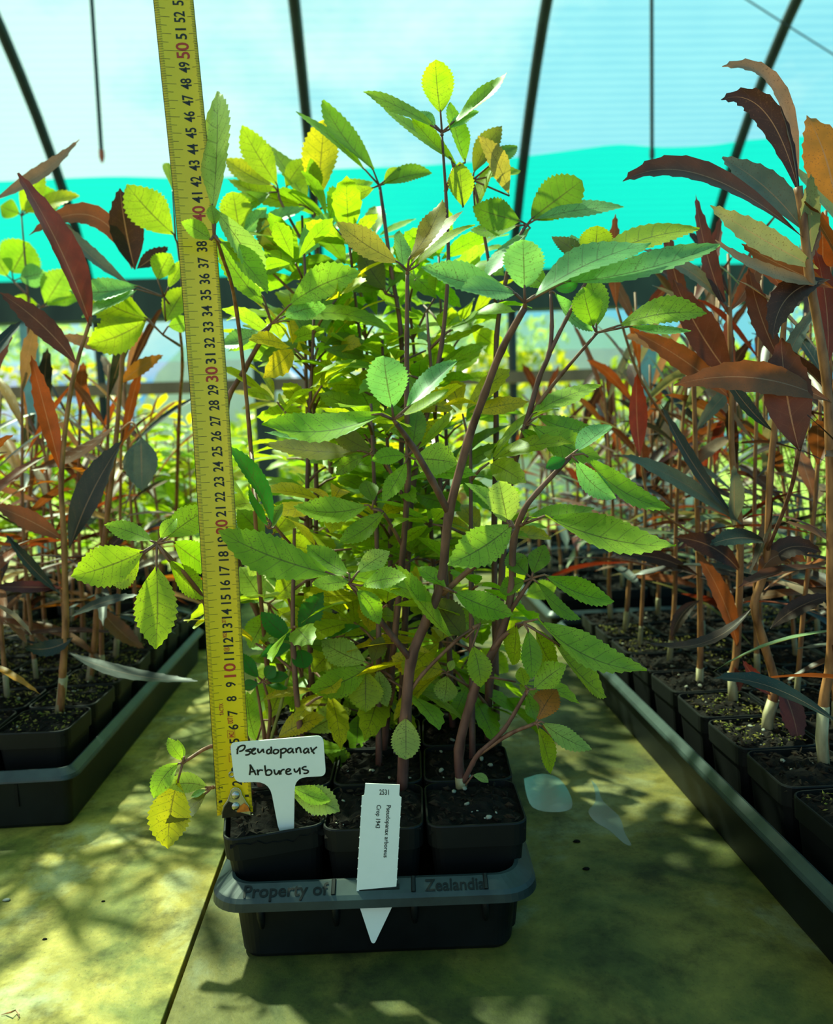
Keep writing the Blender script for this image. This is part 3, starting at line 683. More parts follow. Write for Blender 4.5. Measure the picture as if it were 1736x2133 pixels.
# ---- second row right plant, carries the upper right shoots
k = (1, 2); p = PLANTS[k]
HS(k, 'stem', [(1018, 1545, .67), (1020, 1420, .665), (1040, 1300, .66), (1050, 1120, .655), (1064, 1001, .65), (1097, 882, .64), (1123, 789, .635), (1144, 738, .63), (1150, 680, .63), (1148, 610, .63)], .0036, .0014)
HS(k, 'branch', [(1144, 738, .63), (1180, 665, .625), (1229, 573, .62)], .0018, .0013)
HS(k, 'branch', [(1106, 861, .64), (1170, 780, .625), (1242, 696, .61)], .0018, .0012, 'petiole_red')
HS(k, 'branch', [(1066, 1000, .65), (1078, 940, .64), (1092, 888, .63)], .0016, .0011, 'petiole_red')
hero_leaf(p, [(1242, 696, .61), (1243, 693, .61)], [
    (1290, 678, 1473, 652, 54, 'lg', .06, -.02), (1310, 680, 1440, 690, 18, 't', -.05, -.01), (1236, 680, 1215, 598, 62, 'g', .02, .0), (1243, 680, 1225, 575, 50, 'lg', -.06, .02)])
hero_leaf(p, [(1229, 573, .62), (1232, 560, .62)], [
    (1240, 535, 1245, 470, 66, 'yg', .0, .0, 'round'), (1235, 545, 1458, 478, 52, 'yg', .06, .02), (1222, 545, 1150, 492, 34, 'ol', -.04, .02), (1235, 550, 1190, 490, 28, 't', .0, .03)])
hero_leaf(p, [(1148, 610, .63), (1147, 604, .63)], [(1155, 600, 1205, 590, 22, 'dg', -.1, .0), (1142, 598, 1085, 560, 46, 'g', .0, .02), (1155, 610, 1235, 690, 30, 't', -.1, .02)])
hero_leaf(p, [(1092, 888, .63), (1094, 886, .63)], [(1108, 884, 1252, 955, 62, 'lg', -.06, -.01), (1085, 895, 1130, 935, 28, 'g', .05, .01), (1110, 862, 1252, 805, 38, 'lg', .05, .01), (1120, 868, 1245, 900, 42, 'g', -.06, .02)])
# ---- front left plant
k = (0, 0); p = PLANTS[k]
HS(k, 'stem', [(560, 1690, .60), (520, 1560, .60), (470, 1420, .585), (435, 1300, .57), (425, 1250, .565), (380, 1190, .555), (329, 1136, .545)], .0028, .0014)
HS(k, 'branch', [(525, 1580, .60), (450, 1553, .57), (383, 1587, .55)], .0017, .0012, 'petiole_red')
HS(k, 'branch', [(545, 1660, .60), (500, 1640, .575), (443, 1640, .56)], .0015, .0011, 'petiole_red')
hero_leaf(p, [(329, 1136, .545), (327, 1132, .544)], [
    (300, 1148, 148, 1201, 84, 'yg', .03, -.02), (326, 1180, 324, 1352, 84, 'yg', .02, -.02), (350, 1166, 432, 1248, 50, 'g', -.05, .02),
    (318, 1128, 217, 1094, 40, 'lg', -.04, .0), (335, 1122, 368, 1080, 30, 'lg', .05, .01), (345, 1122, 440, 1058, 66, 'g', .03, .03), (360, 1128, 440, 1185, 64, 'g', -.02, .04), (290, 1160, 230, 1215, 60, 'yg', .05, .02)])
hero_leaf(p, [(383, 1587, .55), (380, 1590, .549)], [
    (382, 1584, 350, 1537, 28, 'lg', .03, .0), (372, 1590, 322, 1662, 44, 'lg', -.10, -.01), (372, 1622, 350, 1768, 86, 'y', -.04, -.01), (384, 1578, 370, 1540, 14, 'lg', 0, .01)])
hero_leaf(p, [(443, 1640, .56), (440, 1641, .558)], [(432, 1640, 345, 1640, 42, 'pg', -.10, -.015), (432, 1650, 345, 1716, 34, 'ol', .05, -.02), (430, 1645, 398, 1660, 14, 't', 0, .0)])
hero_leaf(p, [(540, 1625, .60), (575, 1630, .565), (600, 1648, .548)], [(608, 1655, 708, 1690, 62, 'pg', .05, -.006), (608, 1638, 690, 1668, 36, 'lg', -.06, -.004)])
# ---- second row left: thin shoots with dark glossy leaves, pale leaves behind the label
k = (1, 0); p = PLANTS[k]
HS(k, 'stem', [(556, 1560, .66), (563, 1480, .655), (550, 1422, .65)], .0016, .0011, 'petiole_red')
HS(k, 'branch', [(553, 1560, .66), (543, 1480, .66), (532, 1415, .655)], .0014, .001, 'petiole_red')
HS(k, 'branch', [(560, 1555, .66), (585, 1470, .655), (605, 1390, .65), (616, 1342, .645)], .0015, .0011, 'petiole_green')
hero_leaf(p, [(616, 1342, .645), (617, 1338, .645)], [
    (627, 1328, 674, 1233, 52, 'dg', .03, .0), (608, 1334, 544, 1275, 42, 'dg', .03, .0), (640, 1334, 752, 1306, 24, 'dg', .04, .0), (610, 1345, 544, 1368, 30, 'dg', -.04, -.01),
    (625, 1352, 634, 1392, 44, 'dg', .0, -.01, 'round'), (640, 1342, 698, 1340, 30, 'k', -.06, .01), (608, 1340, 558, 1330, 24, 'k', .05, .01)])
hero_leaf(p, [(548, 1422, .65), (547, 1418, .65)], [
    (540, 1412, 503, 1360, 30, 'dg', .05, .0), (552, 1412, 574, 1388, 30, 'dg', .0, .0), (556, 1418, 602, 1408, 24, 'dg', .05, .0), (540, 1424, 500, 1430, 24, 'dg', .0, .0), (556, 1425, 600, 1432, 14, 'dg', -.05, .0)])
hero_leaf(p, [(556, 1560, .66), (575, 1538, .645)], [(578, 1537, 677, 1494, 46, 'y', .06, -.01), (640, 1525, 732, 1480, 58, 'pg', .03, .01), (600, 1535, 720, 1560, 30, 'k', -.05, .01), (660, 1548, 762, 1616, 38, 'k', -.05, .0)])
hero_leaf(p, [(556, 1560, .66), (548, 1500, .67)], [(535, 1545, 515, 1440, 50, 'lg', .05, .02), (560, 1500, 600, 1400, 60, 'yg', .0, .03)])
# ---- fourth row left: thick stem leaning behind the tape
k = (3, 0); p = PLANTS[k]
HS(k, 'stem', [(624, 1488, .775), (602, 1430, .77), (560, 1330, .76), (528, 1255, .755), (500, 1190, .75), (482, 1060, .745), (470, 860, .735), (510, 770, .72), (562, 678, .70)], .0042, .0020)
hero_leaf(p, [(562, 678, .70), (566, 674, .698)], [
    (602, 636, 752, 567, 64, 'lg', .06, -.02), (590, 660, 680, 640, 44, 't', .06, .0), (590, 668, 818, 693, 34, 'g', .12, .02), (553, 640, 445, 492, 54, 'g', .03, -.02), (550, 620, 440, 505, 24, 'k', .05, .0), (545, 690, 455, 720, 34, 't', .05, .02)])
# ---- shoots beside the tape (second and third rows left)
k = (2, 0); p = PLANTS[k]
HS(k, 'stem', [(575, 1530, .70), (556, 1380, .69), (540, 1200, .68), (520, 900, .65), (492, 640, .59), (462, 530, .535), (450, 495, .515)], .0022, .0010, 'petiole_red')
hero_leaf(p, [(450, 495, .515), (446, 490, .512)], [
    (442, 440, 452, 190, 60, 'pg', -.02, .02), (440, 500, 378, 462, 36, 'lg', -.03, -.01), (455, 500, 557, 612, 44, 'g', .06, .0), (448, 470, 440, 428, 26, 'lg', .0, .0), (450, 440, 545, 600, 54, 'pg', .05, .01)])
hero_leaf(p, [(524, 940, .655), (535, 1050, .60), (560, 1100, .58)], [(565, 1090, 480, 932, 38, 'dg', -.06, -.01), (560, 1095, 520, 1020, 18, 'dg', .06, .0), (570, 1100, 590, 1050, 24, 'k', .1, .01)])
k = (1, 1); p = PLANTS[k]
HS(k, 'stem', [(800, 1560, .655), (815, 1400, .65), (835, 1200, .64), (850, 1000, .625), (848, 850, .61), (848, 700, .60), (849, 570, .59)], .0032, .0014)
hero_leaf(p, [(849, 570, .59), (849, 564, .588)], [
    (832, 548, 702, 462, 52, 'br', .04, .0), (852, 540, 922, 415, 42, 'br', -.06, .0), (858, 550, 965, 440, 26, 'br', .06, .01), (865, 556, 990, 470, 22, 'yg', .08, .02), (840, 556, 832, 480, 34, 't', .0, .02)])
hero_leaf(p, [(848, 900, .615), (850, 950, .60)], [
    (862, 956, 953, 965, 68, 'lg', .03, -.02), (846, 950, 774, 960, 36, 'g', -.07, -.01), (846, 962, 797, 1045, 38, 'g', .03, -.01), (858, 940, 872, 850, 48, 'k', .0, .02), (868, 935, 945, 850, 22, 'yg', -.05, .02)])
hero_leaf(p, [(846, 1150, .64), (800, 1070, .62), (775, 1060, .61)], [
    (768, 1052, 612, 1054, 54, 'lg', .09, -.01), (800, 1066, 706, 1132, 44, 'g', .06, -.01), (778, 1045, 760, 1000, 40, 'k', 0, .02)])
hero_leaf(p, [(848, 1050, .63), (800, 960, .62), (770, 945, .615)], [(756, 940, 550, 923, 42, 'ol', .04, .0), (776, 938, 692, 885, 44, 'ol', .07, .01), (760, 950, 700, 990, 34, 'k', -.08, .01)])
hero_leaf(p, [(806, 1500, .65), (820, 1420, .64), (776, 1386, .63)], [
    (770, 1386, 642, 1437, 62, 'g', .08, -.02), (762, 1395, 762, 1484, 76, 'yg', .0, -.01), (788, 1394, 808, 1472, 40, 'pg', -.04, .0), (776, 1380, 796, 1325, 38, 'ol', .0, .01), (765, 1380, 670, 1335, 62, 'pg', .05, .02)])
k = (1, 2); p = PLANTS[k]
hero_leaf(p, [(1019, 1475, .667), (985, 1436, .645), (930, 1402, .63)], [
    (925, 1396, 816, 1368, 72, 'y', .02, .0), (922, 1402, 822, 1502, 30, 'y', -.06, -.01), (932, 1406, 925, 1464, 52, 'pg', .02, .0), (935, 1398, 945, 1375, 18, 'pg', 0, 0)])
# ---- taller shoots of the middle rows that stand against the cloth
k = (2, 1); p = PLANTS[k]
HS(k, 'stem', [(835, 1530, .70), (842, 1350, .70), (850, 1150, .70), (862, 1000, .70), (890, 860, .695), (920, 720, .69), (934, 560, .68), (930, 420, .67), (921, 282, .66)], .0034, .0010)
hero_leaf(p, [(921, 282, .66), (921, 276, .66)], [
    (918, 235, 908, 124, 64, 'yg', .02, -.01, 'round'), (940, 258, 1056, 151, 26, 'lg', -.04, -.01), (935, 270, 998, 233, 22, 't', .06, .0), (905, 265, 757, 192, 28, 'lg', -.03, .0), (908, 262, 870, 232, 22, 't', -.05, .01)])
hero_leaf(p, [(928, 400, .67), (945, 350, .665)], [(948, 342, 853, 240, 30, 'g', .02, .0), (970, 338, 938, 213, 38, 'g', .03, .01), (965, 432, 957, 338, 52, 'yg', .0, .0), (940, 330, 800, 224, 26, 'lg', .0, .03)])
k = (2, 2); p = PLANTS[k]
HS(k, 'stem', [(1035, 1500, .73), (1032, 1300, .73), (1030, 1100, .73), (1034, 900, .725), (1035, 700, .72), (1060, 560, .71), (1085, 490, .70), (1095, 472, .70)], .0032, .0014)
hero_leaf(p, [(1095, 472, .70), (1098, 468, .70)], [
    (1108, 455, 1213, 376, 86, 'k', .0, .0, 'round'), (1085, 460, 985, 430, 64, 'k', .03, .01), (1115, 458, 1300, 432, 32, 't', .04, -.01), (1080, 470, 980, 478, 30, 'g', .05, .02), (1105, 475, 1010, 580, 34, 't', .0, -.02)])
hero_leaf(p, [(1035, 640, .72), (1000, 440, .72), (985, 375, .72)], [(987, 360, 1046, 262, 46, 'ol', .04, .0), (1062, 408, 998, 282, 40, 'br', -.06, -.02), (1020, 345, 1078, 305, 34, 'k', .05, .02), (990, 438, 1030, 340, 26, 'yg', .04, .0), (1010, 370, 1085, 355, 24, 'yg', .0, .02)])
k = (3, 1); p = PLANTS[k]
HS(k, 'stem', [(800, 1480, .77), (812, 1300, .77), (826, 1100, .77), (838, 900, .77), (836, 700, .77), (815, 560, .765), (800, 450, .76), (792, 392, .76)], .0034, .0014)
hero_leaf(p, [(792, 392, .76), (790, 386, .76)], [
    (778, 355, 672, 209, 44, 'k', .05, .0), (762, 355, 617, 232, 20, 'g', -.03, .02), (795, 385, 900, 360, 34, 'k', .05, .01), (780, 390, 690, 412, 34, 'yg', .06, .0), (800, 378, 835, 350, 24, 'yg', .03, .01)])
hero_leaf(p, [(830, 620, .77), (803, 612, .76)], [(803, 604, 752, 525, 54, 'ol', .03, .0), (798, 604, 690, 560, 40, 'k', .06, .01), (810, 602, 850, 540, 30, 'k', .0, .01)])
k = (4, 0); p = PLANTS[k]
HS(k, 'stem', [(660, 1440, .84), (672, 1250, .84), (690, 1050, .84), (685, 900, .84), (672, 700, .84), (662, 520, .84), (656, 448, .84)], .0036, .0016)
hero_leaf(p, [(656, 448, .84), (656, 442, .84)], [
    (662, 410, 676, 250, 70, 'y', .0, .0, 'round'), (632, 428, 475, 372, 40, 'yg', .05, .0), (640, 420, 560, 300, 40, 'yg', .0, .03), (660, 412, 648, 330, 34, 'k', .0, -.02), (682, 425, 778, 378, 32, 'yg', .03, .01), (596, 390, 640, 330, 40, 'yg', .04, .02), (678, 430, 735, 470, 30, 'g', .0, .0)])
hero_leaf(p, [(662, 560, .84), (590, 430, .83), (580, 400, .83)], [(578, 386, 504, 262, 58, 'yg', .02, .0), (570, 388, 470, 330, 40, 'y', .05, .02), (566, 400, 465, 440, 34, 'k', .05, .01)])
hero_leaf(p, [(690, 800, .84), (649, 702, .82)], [(645, 690, 630, 600, 50, 'g', .03, .0), (652, 690, 770, 660, 40, 'ol', .06, .01), (640, 700, 540, 750, 34, 'lg', .08, -.01), (655, 700, 700, 640, 30, 'g', .0, .01)])
hero_leaf(p, [(665, 620, .84), (612, 545, .82)], [(608, 535, 540, 455, 66, 'ol', .03, .0), (620, 540, 700, 440, 50, 't', .02, .0), (605, 550, 520, 560, 40, 'k', -.05, .01)])
hero_leaf(p, [(668, 660, .84), (590, 590, .83), (505, 500, .82)], [(500, 488, 485, 400, 64, 'yg', .0, .0, 'round'), (508, 490, 556, 432, 34, 't', .0, .0), (512, 500, 640, 432, 24, 't', .05, .0)])
# ---- pale lower leaves of the back rows
for k, bx, by, Y, lfs in (((2, 1), 700, 1330, .70, [(690, 1330, 640, 1250, 60, 'pg'), (705, 1340, 650, 1400, 52, 'yg'), (715, 1325, 780, 1270, 60, 'yg'), (712, 1340, 740, 1400, 50, 'lg')]),
    ((2, 0), 560, 1260, .70, [(550, 1255, 500, 1180, 60, 'pg'), (570, 1250, 640, 1180, 56, 'yg'), (560, 1275, 520, 1350, 56, 'lg'), (575, 1270, 640, 1300, 44, 'yg')]),
    ((3, 0), 600, 1430, .77, [(590, 1440, 540, 1500, 46, 'yg'), (605, 1440, 640, 1500, 46, 'lg'), (595, 1425, 530, 1400, 44, 'pg'), (612, 1420, 660, 1370, 44, 'yg')]),
    ((3, 1), 880, 1380, .77, [(872, 1385, 830, 1440, 50, 'yg'), (885, 1390, 900, 1460, 50, 'pg'), (892, 1380, 960, 1370, 50, 'yg'), (880, 1370, 860, 1300, 50, 'lg')]),
    ((3, 1), 720, 1440, .77, [(712, 1445, 660, 1490, 46, 'yg'), (724, 1450, 740, 1510, 46, 'lg'), (730, 1440, 800, 1440, 44, 'yg'), (715, 1432, 680, 1370, 44, 'pg')]),
    ((3, 2), 990, 1350, .78, [(985, 1345, 960, 1270, 56, 'yg'), (1000, 1350, 1060, 1400, 46, 'yg'), (985, 1362, 960, 1420, 44, 'lg')]),
    ((2, 0), 560, 1120, .69, [(552, 1118, 495, 1060, 56, 'g'), (570, 1112, 620, 1050, 60, 'yg'), (560, 1135, 520, 1200, 50, 'pg'), (575, 1125, 660, 1150, 50, 'yg')]),
    ((3, 1), 660, 1290, .76, [(652, 1288, 590, 1240, 56, 'yg'), (665, 1280, 690, 1200, 60, 'lg'), (672, 1295, 745, 1310, 50, 'yg'), (655, 1305, 620, 1370, 50, 'pg')]),
    ((4, 2), 1085, 1240, .85, [(1080, 1235, 1060, 1160, 50, 'yg'), (1095, 1240, 1160, 1220, 44, 'lg'), (1080, 1255, 1060, 1320, 46, 'yg')])):
    P0 = soilp(k); q1 = at(bx, by, Y); st = P0+np.array([0, 0, max(.01, (q1[2]-P0[2])*0.5)])
    mbx = MB(); mbx.tube(spline([P0, st, q1], 4), .0012, 6); mbx.build('branch', 'petiole_red', PLANTS[k], smooth=True)
    hero_leaf(PLANTS[k], [(bx, by, Y), (bx, by-3, Y-.003)], lfs)
# ---- filler shoots so that every pot of the tray carries a full seedling
fill = {(1, 1): (.30, 8), (3, 1): (.46, 17), (3, 2): (.44, 16), (4, 0): (.50, 18), (4, 1): (.50, 18), (4, 2): (.46, 17), (3, 0): (.45, 17), (2, 0): (.40, 14), (2, 2): (.38, 14), (1, 2): (.28, 7), (2, 1): (.36, 14), (1, 0): (.20, 5)}
for k, (h, n) in fill.items():
    p = PLANTS[k]; b = soilp(k, RNG.uniform(-.01, .01), RNG.uniform(-.01, .012))
    own = any(c.name.startswith('stem') for c in p.children)
    top = b+np.array([RNG.uniform(-.025, .025), RNG.uniform(-.02, .03), h]); mid = b+(top-b)*0.5+np.array([RNG.uniform(-.012, .012), RNG.uniform(-.01, .01), 0])
    pts = spline([b, mid, top], 6)
    stem_from(p, 'branch' if own else 'stem', [b, mid, top], .0030, .0013, 'stem_purple', 7)
    for i in range(n):
        t0 = 0.08 if k[0] >= 2 else 0.25; t = t0+(1-t0)*(i+0.5)/n; q = pts[min(len(pts)-1, int(t*(len(pts)-1)))]
        lo = t < 0.6
        gen_leaf(p, q, i*2.4+RNG.uniform(-.5, .5), (RNG.uniform(-0.4, 0.2) if t < 0.3 else RNG.uniform(0.0, 0.6)) if lo else RNG.uniform(0.3, 1.0), RNG.uniform(.02, .05), RNG.choice((3, 4, 5)), RNG.uniform(.048, .068), CG[RNG.choice(('yg', 'g', 'k', 'g', 'y', 'lg', 'yg'))])
# ------------------------------------------------------------------ bronze seedlings
def bronze_leaf(parent, B, az, el, ln, w, droop, col, nseg=14):
    d = np.array([math.cos(az)*math.cos(el), math.sin(az)*math.cos(el), math.sin(el)])
    T = B+d*ln+np.array([0, 0, -ln*droop]); Mc = B+d*ln*0.55+np.array([0, 0, ln*0.06])
    n0 = nz(np.array([0, 0, 1.0])+0.6*np.array([RNG.uniform(-1, 1), RNG.uniform(-1, 1), 0])-d*d[2]*0.5)
    return blade('leaf', B, Mc, T, w, n0, 'leaf_bronze', parent, jit(col, 0.2), 'lance', nseg, RNG.uniform(.1, .4), .04)
BR = ['b1', 'b2', 'b3', 'b1', 'b4', 'gr', 'sl', 'b2', 'rd', 'gg', 'tn', 'b3']
def bronze_body(p, b, top, n, r0=.0034, lo=0.35, seed=0, pale=.03, nseg=14, L0=.085, L1=.135, pal=BR):
    mid = b+(top-b)*0.5+np.array([RNG.uniform(-.01, .01), RNG.uniform(-.01, .01), 0])
    pts = spline([b, b+(mid-b)*0.4+np.array([RNG.uniform(-.004, .004), 0, 0]), mid, top], 5)
    rad = [r0+(0.0012-r0)*i/(len(pts)-1)*0.8 for i in range(len(pts))]
    MB().tube(pts, rad, 7).build('stem', 'stem_brown', p, smooth=True)
    q = nz(pts[1]-pts[0]); MB().tube([b, b+q*pale*0.9, b+q*pale], [r0*1.12, r0*1.08, r0*0.95], 8).build('stem_base', 'stem_pale', p, smooth=True)
    for i in range(n):
        t = lo+(1-lo)*(i+0.5)/n; P = pts[min(len(pts)-1, int(t*(len(pts)-1)))]
        up = (t-lo)/(1-lo)
        bronze_leaf(p, P, i*2.4+RNG.uniform(-.6, .6), -0.2+up*1.2+RNG.uniform(-.2, .3), RNG.uniform(L0, L1), RNG.uniform(.009, .017), RNG.uniform(.0, .35)*(1-up*0.5), CG[RNG.choice(pal)], nseg)
def HB(p, bx, by, Y, tx, ty, w, col, curve=0.0, dY=0.0, R=.16):
    return hero_leaflet(p, bx, by, Y, tx, ty, dY, w, CG[col], curve, 'lance', 'leaf_bronze', 'leaf', R, 26, RNG.uniform(.1, .3))
def hstem(p, px, r0, r1, pale=None):
    pts = [at(*q) for q in px]; ps = spline(pts, 4)
    MB().tube(ps, [(r0+(r1-r0)*i/(len(ps)-1))*(1.12 if i % 4 == 0 and i else 1) for i in range(len(ps))], 8).build('stem', 'stem_brown', p, smooth=True)
    if pale:
        MB().tube([at(*q) for q in pale], [r0*1.15]*len(pale), 8).build('stem_base', 'stem_pale', p, smooth=True)
RB = 'bronze seedlings in the long right tray'
RP = {}
for r in range(9):
    for c in range(4):
        y = 0.505+r*0.0735; x = 0.326+c*0.0725
        if r == 0 and c > 1: continue
        lb = 'bronze seedling, right tray, %s pot from the front, %s column from the aisle' % (ORD[r], ORD[c])
        RP[(r, c)] = pot('potted_bronze_seedling', x, y, lb, 'potted plant', RB, ang=RNG.uniform(-.03, .03), stones=4 if c < 2 else 2, moss=(RNG.random() < .3))
# the pots nearest the aisle whose seedlings can be traced one by one
p = RP[(1, 0)]
hstem(p, [(1719, 1612, .585), (1716, 1470, .583), (1732, 1370, .58), (1733, 1200, .575), (1729, 895, .565), (1716, 747, .56), (1687, 577, .555), (1673, 450, .55), (1663, 390, .55)], .0040, .0028, [(1720, 1625, .585), (1712, 1540, .584), (1716, 1470, .583)])
HB(p, 1664, 400, .55, 1505, 138, 24, 'tn', (1650, 105)); HB(p, 1668, 415, .55, 1503, 208, 48, 'b3', (1610, 165)); HB(p, 1674, 495, .55, 1298, 378, 38, 'b1', (1440, 292), -.02)
HB(p, 1742, 430, .56, 1682, 240, 84, 'og', -.05, .01, .5); HB(p, 1674, 480, .555, 1505, 328, 58, 'gr', -.06, .03, .3); HB(p, 1705, 560, .555, 1480, 428, 48, 'gg', .02, -.02)
HB(p, 1692, 525, .555, 1690, 362, 36, 'gg', .02, -.02); HB(p, 1720, 590, .555, 1490, 500, 22, 'tn', .08, -.02); HB(p, 1736, 600, .56, 1545, 508, 40, 'b2', .02, .02)
HB(p, 1730, 582, .555, 1611, 706, 58, 'b3', -.22, -.01); HB(p, 1733, 838, .56, 1405, 802, 62, 'b2', -.10, -.03); MB().tube(spline([at(1729, 880, .565), at(1748, 700, .56), at(1742, 430, .56)], 5), .0018, 6).build('branch', 'stem_brown', p, smooth=True)
HB(p, 1725, 760, .56, 1700, 520, 50, 'rd', -.04, .02)
p = RP[(2, 0)]
hstem(p, [(1598, 1530, .66), (1612, 1450, .66), (1615, 1419, .66), (1589, 1330, .658), (1572, 1262, .655), (1587, 1211, .655), (1598, 1156, .65), (1605, 990, .645), (1619, 844, .64), (1630, 720, .64), (1640, 600, .64)], .0044, .0022, [(1597, 1535, .66), (1601, 1490, .66), (1611, 1460, .66)])
MB().tube(spline([at(1598, 1150, .65), at(1645, 1030, .60), at(1666, 932, .56)], 5), .0017, 6).build('branch', 'petiole_red', p, smooth=True)
HB(p, 1666, 940, .56, 1628, 704, 92, 'b1', .03, .0, .40)
HB(p, 1623, 1419, .655, 1665, 1555, 46, 'pu', .05, -.02, .3); HB(p, 1606, 1448, .655, 1548, 1376, 26, 'pu', .03, -.01); HB(p, 1580, 1205, .652, 1680, 1170, 40, 'b2', .30, -.01); HB(p, 1590, 1195, .652, 1712, 1150, 44, 'b3', .25, -.02)
HB(p, 1568, 1265, .655, 1345, 1340, 20, 'b3', .16, -.03); HB(p, 1605, 1310, .655, 1736, 1240, 34, 'b3', .08, -.01); HB(p, 1600, 1130, .65, 1480, 1135, 34, 'sl', -.1, -.02, .3)
HB(p, 1630, 760, .64, 1560, 560, 44, 'b1', .04, .02); HB(p, 1625, 790, .64, 1700, 640, 30, 'gr', .04, .0); HB(p, 1608, 1010, .645, 1560, 1200, 18, 'b3', .06, .0); HB(p, 1612, 900, .642, 1500, 760, 24, 'sl', .05, .0)
HB(p, 1640, 610, .64, 1560, 470, 30, 'b4', .06, .01); HB(p, 1640, 610, .64, 1710, 440, 30, 'b1', -.05, .01)
p = RP[(3, 0)]
hstem(p, [(1528, 1470, .735), (1526, 1410, .735), (1536, 1347, .733), (1543, 1114, .73), (1526, 960, .725), (1524, 800, .72), (1520, 640, .72)], .0042, .0022, [(1528, 1472, .735), (1526, 1400, .735)])
HB(p, 1528, 790, .72, 1405, 582, 66, 'b1', .04, -.01, .3); HB(p, 1523, 830, .72, 1320, 690, 46, 'b2', -.04, .0); HB(p, 1551, 1098, .725, 1297, 948, 32, 'gr', -.05, -.02); HB(p, 1536, 1085, .725, 1377, 842, 24, 'sl', .04, -.01)
HB(p, 1538, 1350, .73, 1452, 1150, 36, 'b2', -.05, -.02); HB(p, 1542, 1190, .73, 1405, 1120, 44, 'b3', -.12, -.01); HB(p, 1520, 660, .72, 1450, 405, 30, 'b1', .04, .0); HB(p, 1520, 650, .72, 1590, 520, 34, 'b4', -.06, .0)
HB(p, 1518, 640, .72, 1340, 520, 26, 'gr', -.08, .0); HB(p, 1530, 1390, .73, 1540, 1440, 16, 'rd', .1, .0); HB(p, 1524, 860, .72, 1520, 640, 28, 'b4', .03, .02); HB(p, 1530, 1100, .725, 1530, 970, 30, 'gr', .0, -.02, .3)
p = RP[(4, 0)]
hstem(p, [(1457, 1440, .80), (1460, 1325, .80), (1456, 1156, .795), (1450, 960, .79), (1446, 800, .79), (1440, 640, .79)], .0036, .002, [(1457, 1442, .80), (1459, 1392, .80)])
HB(p, 1285, 640, .79, 1283, 446, 30, 'b4', .02, .0); HB(p, 1334, 952, .79, 1327, 776, 36, 'rd', .02, .0, .3); HB(p, 1456, 1200, .795, 1270, 1160, 28, 'b3', -.10, .0); HB(p, 1440, 660, .79, 1390, 470, 30, 'b1', .05, .0)
HB(p, 1450, 900, .79, 1560, 780, 28, 'gr', .05, .0); HB(p, 1458, 1250, .795, 1400, 1330, 26, 'b3', -.12, .0); HB(p, 1444, 760, .79, 1300, 700, 34, 'tn', -.08, .0); MB().tube(spline([at(1450, 960, .79), at(1340, 800, .79), at(1285, 640, .79)], 5), .0014, 6).build('branch', 'stem_brown', p, smooth=True)
HB(p, 1440, 640, .79, 1500, 450, 26, 'rd', -.06, .0); MB().tube(spline([at(1455, 1120, .795), at(1360, 1050, .79), at(1334, 950, .79)], 5), .0014, 6).build('branch', 'stem_brown', p, smooth=True)
for k, p in RP.items():
    if k in ((1, 0), (2, 0), (3, 0), (4, 0)): continue
    P = ORG[p]; b = np.array([P[0]+RNG.uniform(-.008, .008), P[1]+RNG.uniform(-.006, .012), .079])
    if k == (0, 0): hgt, n = .12, 3
    elif k[0] == 0: hgt, n = .20, 5
    else: hgt, n = RNG.uniform(.32, .47), (15 if k[1] < 2 else 12)
    top = b+np.array([RNG.uniform(-.03, .03), RNG.uniform(-.03, .03), hgt]); bronze_body(p, b, top, n, r0=RNG.uniform(.0026, .0036))
LB = 'bronze seedlings in the left tray'
LP = {}
for r in range(7):
    for c in range(4):
        y = 0.780+r*0.0735; x = -0.336-c*0.0735
        if r == 0 and c > 2: continue  # third front pot, out of view, added for the shade it casts
        lb = 'bronze seedling, near left tray, %s pot from the front, %s column from the aisle' % (ORD[r], ORD[c])
        LP[(r, c)] = pot('potted_bronze_seedling', x, y, lb, 'potted plant', LB, ang=RNG.uniform(-.04, .04), stones=2, moss=True)
p = LP[(0, 0)]
hstem(p, [(126, 1482, .805), (131, 1396, .80), (137, 1292, .80), (133, 1119, .795), (128, 985, .79), (150, 800, .785), (190, 660, .78)], .0040, .0018, [(123, 1488, .805), (129, 1440, .805), (132, 1410, .80)])
HB(p, 190, 680, .78, 38, 360, 52, 'rd', -.03, -.02, .3); HB(p, 138, 1358, .80, 412, 1418, 24, 'sl', -.06, -.06); HB(p, 152, 1328, .80, 50, 1348, 32, 'sl', .12, -.02); HB(p, 131, 1124, .795, -15, 1052, 38, 'b2', -.03, -.02)
HB(p, 130, 1224, .80, -15, 1222, 24, 'pu', .0, -.03); HB(p, 128, 985, .79, 64, 740, 36, 'b4', .0, -.02); HB(p, 146, 1142, .795, 256, 918, 50, 'sl', .04, -.03, .3); HB(p, 140, 1290, .80, 288, 1240, 18, 'sl', .06, -.02)
HB(p, 130, 1240, .80, 10, 1110, 20, 'sl', .04, -.02); HB(p, 160, 760, .78, 0, 610, 44, 'b1', -.05, .0)
p = LP[(1, 0)]
hstem(p, [(187, 1418, .91), (197, 1344, .905), (204, 1243, .90), (221, 1102, .89), (242, 915, .88), (256, 742, .87), (275, 600, .865)], .0038, .002, [(186, 1420, .91), (194, 1362, .908)])
HB(p, 281, 562, .865, 250, 392, 62, 'b3', .02, -.01, .34); HB(p, 275, 560, .865, 60, 490, 40, 'b2', -.35, -.01); HB(p, 294, 910, .87, 296, 1022, 66, 'gr', .0, -.02, .5); HB(p, 242, 740, .87, 120, 700, 24, 'tn', -.05, .0)
HB(p, 270, 590, .865, 110, 440, 26, 'gr', .06, .0); HB(p, 212, 1170, .895, 300, 1090, 22, 'b3', .1, .0); HB(p, 204, 1260, .90, 300, 1350, 34, 'b2', -.06, .0); HB(p, 285, 560, .865, 350, 515, 30, 'b3', .0, .02)
